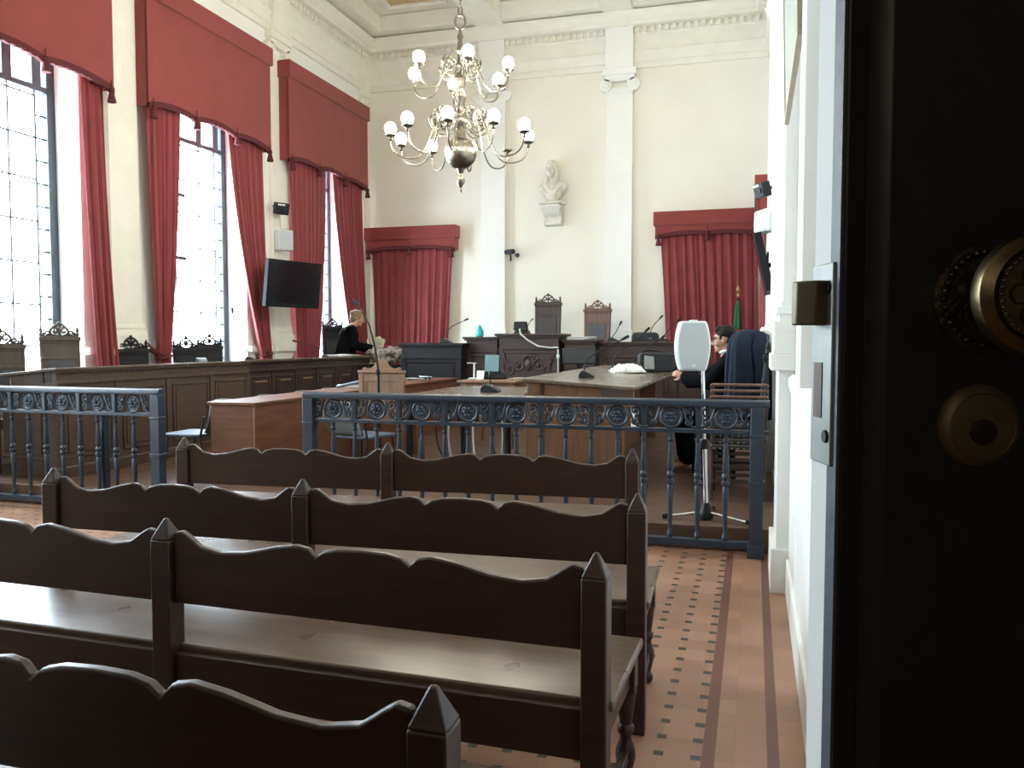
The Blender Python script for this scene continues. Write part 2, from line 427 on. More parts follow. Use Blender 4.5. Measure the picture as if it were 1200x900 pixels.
# windows in the left wall
for i, (c, h) in enumerate(WIN):
    w = bpy.data.objects.new('window_%d' % (i+1), None); COL.objects.link(w); w.location = (XL-.36, c, WZ0); w['kind'] = 'structure'
    H_ = WZ1-WZ0
    fr = MB(); t = .035
    fr.box(-t, t, -h-.08, -h+.03, 0, H_); fr.box(-t, t, h-.03, h+.08, 0, H_); fr.box(-t, t, -h, h, 0, .06); fr.box(-t, t, -h, h, H_-.06, H_)
    fr.box(-t, t, -h, h, 3.21, 3.27); fr.box(-t, t, -h, h, 3.62, 3.67)
    for y in (-h+.16, -.24, .24, h-.16): fr.box(-t, t, y-.06, y+.06, 3.27, 3.62)
    fr.build('window_frame', 'lead', w)
    gb = MB(); g = .011
    for y in (-h+.17, h-.17): gb.box(-g, g, y-g, y+g, .06, 3.21)
    for y in (-.26, .26): gb.box(-g*.8, g*.8, y-g*.8, y+g*.8, .06, 3.21)
    z = .4; q = 0
    while z < 3.2:
        gb.box(-g, g, -h+.17, h-.17, z-g*.8, z+g*.8); z += .46
    z = .2
    while z < 3.2:
        for s in (-1, 1): gb.box(-g, g, *sorted((s*(h-.17), s*h)), z-g*.8, z+g*.8)
        z += .25
    gb.box(-.02, .02, -.28, -.06, 1.58, 1.63); gb.box(-.02, .02, -.28, -.06, 2.45, 2.50)
    for q in range(6): gb.box(-g, g, -h+q*h/3, -h+q*h/3+.02, 3.67, H_-.06)
    gb.build('glazing_bars', 'lead', w)
    MB().box(-.004, .004, -h, h, .05, H_-.05).build('glass_pane', 'glass', w)
    MB().box(-.05, .42, -h-.1, h+.1, -.04, .0).build('window_sill', 'wall_w', w, .005)

# ------------------------------------------------------------------ red valances and curtains
def sheet_curtain(name, parent, y0t, y1t, y0b, y1b, ztop, zbot, xc, amp=.05, per=.13, tie=None, axis='y', seed=0, waist=None, n_=-1):
    """folded cloth; waist = (z, u0, u1) narrows it at a tie-back"""
    rnd = random.Random(seed); nx = 90; nz = 26; rows = []
    ph = [rnd.uniform(-.6, .6) for _ in range(40)]
    W = abs(y1t-y0t); nf = max(3, round(W/per))
    for j in range(nz+1):
        t = j/nz; z = ztop+(zbot-ztop)*t
        if waist:
            zw, w0, w1 = waist; tw = (ztop-zw)/(ztop-zbot)
            if t < tw: q = (t/tw)**1.7; u0, u1 = y0t+(w0-y0t)*q, y1t+(w1-y1t)*q
            else: q = (t-tw)/(1-tw); u0, u1 = w0+(y0b-w0)*q, w1+(y1b-w1)*q
        else:
            u0, u1 = y0t+(y0b-y0t)*t, y1t+(y1b-y1t)*t
        ratio = max(.25, abs(u1-u0)/W); row = []
        for i in range(nx+1):
            s_ = i/nx; a = s_*nf*2*pi
            d = amp*(sin(a+ph[int(s_*nf) % 40]*.9+.5*sin(3*t+s_*5))+.35*sin(2*a+t*2+s_*9))*(.55+.45*t)*(.75+.35/ratio*.4)
            u = u0+(u1-u0)*s_+.012*sin(a*.5+4*t)
            row.append((xc+d, u, z) if axis == 'y' else (u, xc+d, z))
        rows.append(row)
    return MB().rows(rows).build(name, 'red_c', parent, solid=.006)

def valance(name, label, a, b_, front, back, z0, z1, axis, group, lobes=3, drop=.055, head=.26, n=1):
    """box pelmet: header band, shaped skirt with fringe, two returns, tassels"""
    c = (a+b_)/2; t = thing(name, label, 'valance', (back, c, 0) if axis == 'y' else (c, back, 0), 0, group)
    A, B = a-c, b_-c; d = front-back
    def put(mb, nm, mat, bev=0): return mb.build(nm, mat, t, bev)
    def bx_(mb, u0, u1, d0, d1, za, zb):
        d0, d1 = sorted((d0, d1))
        return mb.box(d0, d1, u0, u1, za, zb) if axis == 'y' else mb.box(u0, u1, d0, d1, za, zb)
    N = 60; bot = []
    for i in range(N+1):
        s_ = i/N; lob = abs(sin(pi*s_*lobes)); arch = .05*sin(pi*s_)
        bot.append((A+(B-A)*s_, z0+drop*lob**.6+arch-.03))
    top = [(u, z1-head+.02) for u, _ in bot]
    sg = 1 if d > 0 else -1
    put(MB().strip(top, bot, d-sg*.03, d, 'x' if axis == 'y' else 'y'), 'skirt', 'red')
    hb = MB(); bx_(hb, A-.03, B+.03, 0, d+sg*.04, z1-head, z1); put(hb, 'header', 'red', .008)
    for u0, u1 in ((A, A+.03), (B-.03, B)):
        m = MB(); bx_(m, u0, u1, 0, d-sg*.02, z0-.02, z1-head+.01); put(m, 'return_panel', 'red')
    fr = [(u, z+.035) for u, z in bot]; lo = [(u, z-.03-.012*(i % 2)) for i, (u, z) in enumerate(bot)]
    put(MB().strip(fr, lo, d-sg*.032, d+sg*.012, 'x' if axis == 'y' else 'y'), 'fringe', 'fringe')
    for q in range(lobes+1):
        u = A+(B-A)*q/lobes; u = min(max(u, A+.06), B-.06); z = z0+.03+.07*sin(pi*q/lobes)
        pos = (d+sg*.02, u, z) if axis == 'y' else (u, d+sg*.02, z)
        m = MB().lathe([(.006, .04), (.006, -.04), (.03, -.05), (.034, -.075), (.024, -.09), (.032, -.12), (.05, -.2), (.046, -.205)], pos, 10)
        put(m, 'tassel', 'fringe')
    return t
VZ0, VZ1 = 4.28, 5.80
names = ['foremost red window valance, cut off at the left edge', 'middle of the three large red window valances', 'large red window valance nearest the back corner']
for i, (a, b_) in enumerate(((5.05, 7.95), (8.52, 11.16), (11.68, 14.44))):
    valance('valance', names[i], a, b_, XL+.25, XL, VZ0, VZ1, 'y', 'red valances over the tall windows')
def win_curtain(label, *a, waist=None, seed=0, hook=None):
    y0t, y1t, y0b, y1b = a
    t = thing('curtain', label, 'curtain', (0, 0, 0), 0, 'red curtains at the tall windows')
    sheet_curtain('cloth', t, y0t, y1t, y0b, y1b, 4.6, .25, XL+.14, .028, .14, seed=seed, waist=waist)
    if waist:
        zw, w0, w1 = waist; m = MB()
        pts = [(XL+.14+.065*cos(q), (w0+w1)/2+(abs(w1-w0)/2+.005)*sin(q), zw+.02*sin(q)) for q in [2*pi*j/18 for j in range(18)]]
        m.tube(pts, .018, 6, True)
        if hook is not None: m.tube([(XL+.16, (w0+w1)/2, zw), (XL+.10, (hook*2+(w0+w1)/2)/3, zw+.10), (XL+.05, hook, zw+.22)], [.05, .035, .025], 6)
        m.build('tieback', 'fringe', t)
    return t
win_curtain('red curtain gathered right of the foremost window', 7.56, 7.90, 7.70, 8.06, seed=1, waist=(.95, 7.72, 8.06))
win_curtain('red curtain tied back left of the middle window', 8.57, 9.24, 8.62, 9.0, seed=2, waist=(1.2, 8.72, 8.95), hook=8.55)
win_curtain('red curtain tied back right of the middle window, behind the wall screen', 10.24, 11.10, 11.0, 11.3, seed=3, waist=(1.2, 10.98, 11.24), hook=11.33)
win_curtain('broad red curtain behind and beside the left wall screen', 11.85, 13.02, 12.0, 12.7, seed=4, waist=(.95, 12.05, 12.7), hook=11.9)
win_curtain('red curtain in the back left corner of the windows', 13.25, 14.38, 13.9, 14.6, seed=5, waist=(1.2, 13.95, 14.6))
def door_curtain(label, x0, x1, xb0, xb1, z1, z0, seed, vlabel):
    valance('valance', vlabel, x0, x1, YB-.22, YB-.0, z0, z1, 'x', 'red valances on the back wall', 2, .03, .24)
    t = thing('curtain', label, 'curtain', (0, 0, 0), 0, 'red curtains on the back wall')
    sheet_curtain('cloth', t, x0+.08, x1-.06, xb0, xb1, z0+.1, PZ+.02, YB-.14, .035, .15, axis='x', seed=seed)
door_curtain('wide red curtain covering the back wall at left', -7.22, -5.4, -7.05, -5.62, 3.58, 3.15, 8, 'red valance on the back wall in the left corner')
door_curtain('wide red curtain covering the back wall behind the flag', -1.68, XR-.12, -1.42, XR-.1, 3.65, 3.24, 9, 'red valance on the back wall at right')
valance('valance', 'red valance on the right wall behind the white wall speaker', 12.6, 14.4, XR-.2, XR, 3.2, 3.80, 'y', 'red valances over the tall windows')
t = thing('curtain', 'narrow sliver of red curtain on the right wall behind the tilted screen', 'curtain', (0, 0, 0))
sheet_curtain('cloth', t, 12.7, 14.2, 12.8, 14.2, 3.3, PZ+.02, XR-.1, .035, .15, seed=11)

# ------------------------------------------------------------------ public benches
def back_profile(L, n=64):
    """scalloped top edge of one bay, measured from the post: ear, dip, hump, cusp, middle hump, mirrored"""
    key = [(0, .822), (.022, .828), (.04, .815), (.075, .785), (.13, .773), (.20, .781), (.28, .805), (.335, .815), (.365, .808), (.385, .784)]
    mid = [(.385, .784), (.405, .803), (.44, .813), (.5, .816)]
    half = key+mid[1:]
    pts = half+[(1-u, z) for u, z in reversed(half[:-1])]
    out = []
    for i in range(len(pts)-1):       # refine with cosine blending away from the cusps
        (u0, z0), (u1, z1) = pts[i], pts[i+1]
        for q in range(3):
            t = q/3; out.append((u0+(u1-u0)*t, z0+(z1-z0)*t))
    out.append(pts[-1])
    return [(u*L, z) for u, z in out]
def bench(label, xr, y, rz, bays):
    t = thing('wooden_bench', label, 'bench', (xr, y, 0), rz, 'rows of scalloped wooden benches')
    px = [0]
    for L in bays: px.append(px[-1]-L)
    for x in px:
        m = MB(); m.box(x-.034, x+.034, -.034, .034, 0, .80)
        m.hexa([(x-.034,-.034,.80),(x+.034,-.034,.80),(x+.034,.034,.80),(x-.034,.034,.80)],
               [(x-.006,-.006,.862),(x+.006,-.006,.862),(x+.006,.006,.862),(x-.006,.006,.862)])
        m.build('post', 'bench', t, .005)
    for i, L in enumerate(bays):
        Lc = L-.068; prof = [(px[i]-.034-u, z) for u, z in back_profile(Lc)]
        m = MB().strip(prof, [(u, .606) for u, z in prof], -.013, .013)
        m.build('back_panel', 'bench', t, .006)
        MB().box(px[i+1]+.034, px[i]-.034, -.014, .014, .315, .452).build('rear_rail', 'bench', t, .004)
    xl = px[-1]
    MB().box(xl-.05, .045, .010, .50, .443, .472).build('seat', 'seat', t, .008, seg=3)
    MB().box(xl+.03, -.03, .44, .465, .335, .443).build('front_rail', 'bench', t, .004)
    for x in px:
        MB().box(x-.016, x+.016, .03, .43, .335, .443).build('side_rail', 'bench', t, .004)
        prof = [(.020, 0), (.026, .012), (.026, .03), (.017, .045), (.024, .075), (.032, .11), (.030, .135), (.02, .16), (.018, .175), (.027, .19), (.027, .205),
                (.019, .215), (.024, .25), (.03, .30), (.034, .315), (.034, .335)]
        m = MB().lathe(prof, (x, .45, 0), 14); m.box(x-.032, x+.032, .418, .482, .325, .443)
        m.build('front_leg', 'bench', t)
        MB().box(x-.014, x+.014, .03, .43, .10, .135).build('stretcher', 'bench', t, .003)
    return t
bench('nearest dark wooden bench, its scalloped back cut off by the lower left corner', -.474, 1.187, radians(-.5), [1.30, 1.30])
bench('second nearest dark wooden bench, its seat shining under the scalloped back', -.378, 2.067, radians(-1.6), [1.335, 1.335])
bench('third dark wooden bench from the camera, with both its ends in view', -.387, 2.915, radians(2.2), [1.305, 1.17])
bench('farthest dark wooden bench, right in front of the iron balustrade', -.578, 4.145, radians(5.2), [1.29, 1.20])

# ------------------------------------------------------------------ iron balustrade
RY = 5.53; MOD = .3545
def rosette(mb, x):
    for r, tr in ((.068, .010), (.046, .006)):
        mb.tube([(x+r*cos(a), 0, .90+r*sin(a)) for a in [2*pi*i/20 for i in range(20)]], tr, 6, True)
    for q in range(6):
        a = 2*pi*q/6
        mb.ball((x+.026*cos(a), 0, .90+.026*sin(a)), (.018, .014, .018), 8, 5)
    mb.ball((x, 0, .90), (.014, .024, .014), 8, 6)
    mb.lathe([(.055, -.004), (.055, .004)], (x, 0, .90), 20, 'y')
def baluster_prof():
    return [(.011, .10), (.020, .11), (.020, .13), (.012, .145), (.013, .17), (.019, .36), (.022, .44), (.015, .455), (.027, .465), (.027, .485), (.016, .495),
            (.026, .51), (.026, .525), (.015, .54), (.022, .56), (.017, .66), (.012, .735), (.02, .745), (.02, .757), (.012, .765), (.016, .80)]
def balustrade(label, xs, ros, ends, x0, x1, mids=()):
    c = (x0+x1)/2
    t = thing('iron_balustrade', label, 'railing', (c, RY, 0), 0, 'blue grey iron balustrades')
    def X(v): return v-c
    MB().prism([(-.038, .975), (-.042, .985), (-.036, 1.012), (-.02, 1.022), (.02, 1.022), (.036, 1.012), (.042, .985), (.038, .975)], X(x0), X(x1), 'x').build('top_rail', 'iron', t, .002)
    MB().box(X(x0), X(x1), -.024, .024, .80, .826).build('frieze_rail', 'iron', t, .003)
    MB().box(X(x0), X(ends[-1]) if ends[-1] > x0+1 else X(x1), -.028, .028, .055, .10).build('bottom_rail', 'iron', t, .003)
    for e in ends:
        m = MB(); m.box(X(e)-.042, X(e)+.042, -.042, .042, 0, .976); m.box(X(e)-.052, X(e)+.052, -.052, .052, 0, .09)
        m.box(X(e)-.05, X(e)+.05, -.05, .05, .475, .505); m.box(X(e)-.048, X(e)+.048, -.048, .048, .78, .80)
        m.build('end_post', 'iron', t, .005)
    for e in mids:
        m = MB().box(X(e)-.034, X(e)+.034, .03, .085, 0, .80); m.box(X(e)-.03, X(e)+.03, -.01, .08, .80, .83)
        m.build('support_post', 'iron', t, .004)
    lo, hi = min(ends), max(ends)
    bal = []
    for r in ros: bal += [r, r+MOD/2]
    bal = [b for b in bal+[min(ros)-MOD/2] if x0+.02 < b < x1-.02 and all(abs(b-e) > .07 for e in ends)]
    first = None
    for b in bal:
        if first is None: first = MB().lathe(baluster_prof(), (0, 0, 0), 10).build('baluster', 'iron', t); o = first
        else: o = first.copy(); COL.objects.link(o); o.parent = t
        o.location = (X(b), 0, 0)
    first = sc = None
    for r in ros:
        if first is None:
            m = MB(); rosette(m, 0); first = m.build('rosette', 'iron', t); o = first
            scs = []
            for sg in (-1, 1):
                s = MB()
                s.tube(spiral((sg*.118, .938), .034, .008, -pi/2 if sg < 0 else -pi/2, sg*1.25, 18), .0075, 5)
                s.tube(spiral((sg*.115, .868), .030, .008, pi/2, -sg*1.2, 18), .0075, 5)
                s.tube(bez((sg*.155, 0, .835), (sg*.12, 0, .84), (sg*.10, 0, .86), (sg*.075, 0, .965), 8), .008, 5)
                s.ball((sg*.118, 0, .938), .011, 8, 5); s.ball((sg*.115, 0, .868), .010, 8, 5)
                scs.append(s.build('scrollwork', 'iron', t))
            o2s = scs
        else:
            o2s = []
            for q in [first]+scs:
                o2 = q.copy(); COL.objects.link(o2); o2.parent = t; o2s.append(o2)
        for o2 in (o2s if r != ros[0] else [first]+o2s): o2.location = (X(r), 0, 0)
    first = None
    for r in ros:
        d = r+MOD/2
        if any(abs(d-e) < .09 for e in ends) or d > x1 or d < x0: continue
        m = MB().box(-.016, .016, -.022, .022, .826, .976); m.box(-.024, .024, -.026, .026, .826, .842); m.box(-.022, .022, -.026, .026, .955, .976)
        if first is None: first = m.build('frieze_divider', 'iron', t, .002); o = first
        else: o = first.copy(); COL.objects.link(o); o.parent = t
        o.location = (X(d), 0, 0)
    return t
balustrade('long blue-grey iron balustrade with rosettes, running to the right wall', None, [-3.0+MOD*i for i in range(9)], [-3.195, .03], -3.235, .105)
balustrade('shorter blue-grey iron balustrade at left, ending at the gap', None, [-4.79-MOD*i for i in range(7)], [-4.56, -7.2], -7.28, -4.52, [-5.14])

# ------------------------------------------------------------------ speaker on a chrome stand
sp = thing('speaker_stand', 'chrome tripod stand behind the balustrade carrying the white loudspeaker', 'stand', (-.30, 5.86, PZ))
MB().tube([(0, 0, .01), (-.02, 0, .55)], .017, 14).build('lower_pole', 'chrome', sp)
MB().tube([(-.02, 0, .5), (-.035, 0, 1.05)], .013, 14).build('upper_pole', 'chrome', sp)
MB().lathe([(.024, -.035), (.03, -.02), (.03, .02), (.024, .035)], (-.02, 0, .53), 14).build('collar', 'black_pl', sp)
MB().lathe([(.03, .004), (.046, .012), (.05, .04), (.036, .065), (.03, .11), (.022, .12)], (0, 0, 0), 14).build('hub', 'black_pl', sp)
for a in (188, -22, 84):
    a = radians(a); L = .30 if abs(a) < 2 else .26
    l = MB().tube([(.03*cos(a), .03*sin(a), .05), (L*cos(a), L*sin(a), .018)], .011, 10).build('leg', 'chrome', sp)
    MB().tube([(L*.97*cos(a), L*.97*sin(a), .024), ((L+.04)*cos(a), (L+.04)*sin(a), .015)], .016, 10).build('rubber_foot', 'black_pl', l)
ls = thing('loudspeaker', 'white loudspeaker with curved sides on the chrome stand', 'loudspeaker', (-.405, 5.86, 1.195), radians(12))
def barrel(w0, w1, h, n=12, top=1.0):
    R = [(w0/2+(w1-w0)/2*(1-(2*i/n-1)**2), h*i/n) for i in range(n+1)]
    return R
R = barrel(.175, .235, .345); poly = [(w, z) for w, z in R]+[(-w, z) for w, z in reversed(R)]
MB().prism(poly, -.045, .10, 'y').build('cabinet', 'white_pl', ls, .018, seg=3)
R2 = [(w-.012, z*.935+.011) for w, z in R]; poly = [(w, z) for w, z in R2]+[(-w, z) for w, z in reversed(R2)]
MB().prism(poly, -.053, -.044, 'y').build('grille', 'grey_pl', ls, .004)
lg = MB().box(-.011, .011, -.057, -.052, .027, .047); lg.build('emblem', 'white_pl', ls, .002)
MB().box(-.02, .03, -.02, .05, .345, .353).build('top_knob', 'white_pl', ls, .003)
MB().lathe([(.018, -.025), (.022, -.02), (.022, .004)], (.068, .03, .0), 12).build('pole_socket', 'grey_dk', ls)

# ------------------------------------------------------------------ desks
def panel(mb, u0, u1, z0, z1, face, n, axis, d=.012, rim=.05):
    """frame of a sunk panel: raised border plus raised field; face = plane, n = outward sign"""
    def bx_(a, b_, c, e, dd):
        lo, hi = sorted((face-n*.001, face+n*dd))
        if axis == 'x': mb.box(lo, hi, a, b_, c, e)
        else: mb.box(a, b_, lo, hi, c, e)
    r = .018
    bx_(u0, u1, z0, z0+r, d); bx_(u0, u1, z1-r, z1, d); bx_(u0, u0+r, z0, z1, d); bx_(u1-r, u1, z0, z1, d)
    bx_(u0+rim, u1-rim, z0+rim, z1-rim, d*.8)
def slope_desk(name, label, cat, xf, xb, y0, y1, zf, zb, base, n, wood_f, wood_t, npan, group=None, end_pan=True, handles=False):
    """writing desk running along y; tall public face at x=xf (outward sign n), top sloping to the sitter at xb"""
    c = (xf, (y0+y1)/2, base); t = thing(name, label, cat, c, 0, group)
    w = xb-xf; hf, hb = zf-base, zb-base; a, b_ = y0-c[1], y1-c[1]
    # carcass
    q_ = .5; MB().prism([(0, .0), (0, hf-.03), (w*q_, hf+(hb-hf)*q_-.03), (w*q_, .0)], a, b_, 'y').build('carcass', wood_f, t, .004)
    for e0 in (a, b_-.04): MB().prism([(w*q_, 0), (w*q_, hf+(hb-hf)*q_-.03), (w*.72, hf+(hb-hf)*.72-.03), (w*.72, 0)], e0, e0+.04, 'y').build('end_board', wood_f, t, .003)
    MB().prism([(n*.045, hf-.028), (n*.045, hf), (w-n*.03, hb), (w-n*.03, hb-.028)], a-.04, b_+.03, 'y').build('top', wood_t, t, .006)
    m = MB()
    for lo, hi, d in ((hf-.155, hf-.125, .022), (hf-.05, hf-.028, .03)): m.box(*sorted((0, n*d)), a-.0, b_, lo, hi)
    m.build('moulding', wood_f, t, .004)
    MB().box(*sorted((-n*.01, n*.04)), a-.03, b_+.01, 0, .10).build('plinth', wood_f, t, .008)
    for q in range(npan):
        u0 = a+(b_-a)*q/npan+.07; u1 = a+(b_-a)*(q+1)/npan-.07
        m = MB(); panel(m, u0, u1, .17, hf-.22, 0, n, 'x'); o = m.build('panel', wood_f, t, .004)
        if handles:
            MB().box(*sorted((0, n*.02)), (u0+u1)/2-.13, (u0+u1)/2+.13, hf-.295, hf-.275).build('handle_strip', 'oak', o, .004)
    for q in range(npan+1):
        u = a+(b_-a)*q/npan; u = min(max(u, a+.03), b_-.03)
        MB().box(*sorted((0, n*.014)), u-.03, u+.03, .10, hf-.15).build('stile', wood_f, t, .003)
    # end face toward the public: frame, panel, carved corner block
    m = MB(); lo, hi = sorted((.12*(-n), w+n*.06)); panel(m, lo, hi, .17, hb-.22, a, -1, 'y'); m.build('end_panel', wood_f, t, .004)
    m = MB()
    m.box(*sorted((-n*.005, w)), a-.02, a, hb-.165, hb-.135)
    m.build('end_moulding', wood_f, t, .003)
    m = MB(); cx = -n*.085
    m.box(cx-.032, cx+.032, a-.008, a, hf-.128, hf-.045)
    for s in (-1, 1):
        m.tube(spiral((cx+s*.012, hf-.07), .013, .003, pi/2, s*1.2, 12, y=a-.009), .004, 5)
        m.tube(spiral((cx+s*.012, hf-.102), .013, .003, -pi/2, -s*1.2, 12, y=a-.009), .004, 5)
    m.build('carved_block', wood_f, t, .002)
    MB().box(*sorted((-n*.125, -n*.14)), a-.012, a, hf-.14, hf-.04).build('end_groove', 'dark', t)
    return t
slope_desk('long_desk', 'long brown panelled desk along the left windows, nearer length', 'desk', -6.0, -6.72, 5.97, 8.92, 1.165, 1.09, PZ, 1, 'walnut', 'desk_top', 4)
slope_desk('long_desk', 'dark panelled desk continuing the left row toward the back wall', 'desk', -6.05, -6.72, 8.96, 12.4, 1.17, 1.10, PZ, 1, 'mahog', 'desk_top', 6, handles=True)
slope_desk('lawyer_desk', 'brown desk with a sloping polished top, beside the seated man', 'desk', -1.84, -.95, 6.77, 10.75, 1.09, 1.024, PZ, -1, 'desk_brown', 'desk_top', 5)
# step in front of the left desks
struct(MB().box(XL+.05, -5.62, 5.9, 12.5, PZ, PZ+.001), 'trim_40', 'plat')

def plain_table(name, label, x0, x1, y0, y1, z, mat, top, legs=False, over=.02, mod=True):
    c = ((x0+x1)/2, (y0+y1)/2, PZ); t = thing(name, label, 'table', c)
    w, d, h = (x1-x0)/2, (y1-y0)/2, z-PZ
    MB().box(-w-over, w+over, -d-over, d+over, h-.028, h).build('top', top, t, .005)
    if legs:
        for sx in (-1, 1):
            for sy in (-1, 1):
                MB().lathe([(.02, 0), (.024, .05), (.034, .3), (.028, .45), (.036, .47), (.03, .5), (.036, h-.14), (.036, h-.13)], (sx*(w-.05), sy*(d-.05), 0), 12).build('leg', mat, t)
        ap = MB(); ap.box(-w+.02, w-.02, -d+.02, -d+.04, h-.16, h-.028); ap.box(-w+.02, w-.02, d-.04, d-.02, h-.16, h-.028)
        ap.box(-w+.02, -w+.04, -d+.02, d-.02, h-.16, h-.028); ap.box(w-.04, w-.02, -d+.02, d-.02, h-.16, h-.028)
        ap.build('apron', mat, t, .003)
        for sx in (-1, 1):
            for sy in (-1, 1): MB().box(sx*(w-.05)-.036, sx*(w-.05)+.036, sy*(d-.05)-.036, sy*(d-.05)+.036, h-.17, h-.03).build('corner_block', mat, t, .003)
    else:
        for sx in (-1, 1): MB().box(*sorted((sx*w, sx*(w-.022))), -d, d, 0, h-.028).build('side_panel', mat, t, .003)
        for sy in (-1, 1): MB().box(-w+.022, w-.022, *sorted((sy*d, sy*(d-.022))), .0, h-.028).build('end_panel', mat, t, .003)
        MB().box(w-.004, w+.005, -d-.004, -d+.018, 0, h-.028).build('edge_strip', 'oak', t, .002)
    return t
TX0, TX1 = -4.56, -4.13
plain_table('low_table', 'long reddish boarded table beside the row of grey-green chairs', TX0, TX1, 6.2, 11.3, .872, 'red_wood', 'red_wood')
plain_table('clerk_table', 'small light-wood table with the teal document in front of the carved bench', -3.30, -2.62, 9.1, 9.85, .945, 'oak', 'oak', True)
plain_table('conference_table', 'dark glossy table behind the balustrade beside the lawyer desk', -3.05, -2.02, 6.9, 8.45, .915, 'ebony', 'desk_top', True)

# the judges' benches on their dais
struct(MB().box(-5.7, XR-.9, 12.05, YB-.04, PZ, .52), 'trim_41', 'mahog', bevel=.006)
def front_bench(name, label, x0, x1, y0, y1, z, mat, npan, carved=False, cap=.05, base=PZ, group=None, mouldings=True):
    c = ((x0+x1)/2, y0, base); t = thing(name, label, 'desk', c, 0, group); w = (x1-x0)/2; d = y1-y0; h = z-base
    MB().box(-w, w, 0, d, 0, h-.035).build('carcass', mat, t, .004)
    MB().box(-w-cap, w+cap, -cap, d+.02, h-.035, h).build('top', mat, t, .008)
    m = MB(); m.box(-w-cap*.6, w+cap*.6, -cap*.6, d*.9, h-.06, h-.035); m.box(-w-.015, w+.015, -.02, d*.9, h-.24, h-.215); m.box(-w-.025, w+.025, -.035, d*.9, 0, .12)
    m.build('moulding', mat, t, .005)
    for q in range(npan):
        u0 = -w+2*w*q/npan+.06; u1 = -w+2*w*(q+1)/npan-.06
        m = MB(); panel(m, u0, u1, .18, h-.28, 0, -1, 'y', .016, .06); m.build('panel', mat, t, .004)
    for s in (-1, 1): MB().box(s*(w-.03)-.03, s*(w-.03)+.03, -.018, 0, .12, h-.22).build('pilaster_strip', mat, t, .004)
    if carved:
        m = MB(); z0 = h-.50
        for s in (-1, 1):
            m.tube(spiral((s*.16, z0+.02), .10, .02, pi/2, s*1.4, 24, y=-.02), [.016-.010*i/24 for i in range(25)], 6)
            m.tube(spiral((s*.29, z0-.04), .07, .015, -pi/2, -s*1.3, 20, y=-.02), [.013-.008*i/20 for i in range(21)], 6)
            m.tube(bez((s*.33, -.02, z0+.02), (s*.36, -.03, z0+.12), (s*.40, -.02, z0+.14), (s*.38, -.02, z0+.22), 8), .012, 6)
            m.ball((s*.16, -.02, z0+.02), .025, 8, 6)
        m.ball((0, -.02, z0+.03), (.06, .03, .09), 12, 8)
        for q in range(7):
            a = pi*q/6; m.ball((.09*cos(a), -.02, z0+.08+.09*sin(a)), (.028, .018, .028), 8, 5)
        m.build('carved_ornament', 'mahog_v', t)
    return t
JB = 'dark carved benches on the dais'
front_bench('judge_bench', 'tall middle judge bench with a carved ornament', -3.70, -2.78, 12.0, 12.6, 1.515, 'mahog', 1, True, .06)
front_bench('judge_bench', 'narrow dark bench with the cyan dispenser on top, left of the carved bench', -4.27, -3.77, 12.12, 12.6, 1.47, 'mahog', 1)
front_bench('judge_bench', 'dark bench with papers on top, right of the carved bench', -2.72, -2.26, 12.12, 12.6, 1.425, 'mahog', 1)
front_bench('judge_bench', 'long dark bench on the dais behind the table microphones', -2.20, -.62, 12.3, 12.8, 1.395, 'mahog', 3)
front_bench('clerk_desk', 'near-black panelled desk before the left red curtain', -5.24, -4.26, 11.85, 12.5, 1.373, 'ebony', 1)

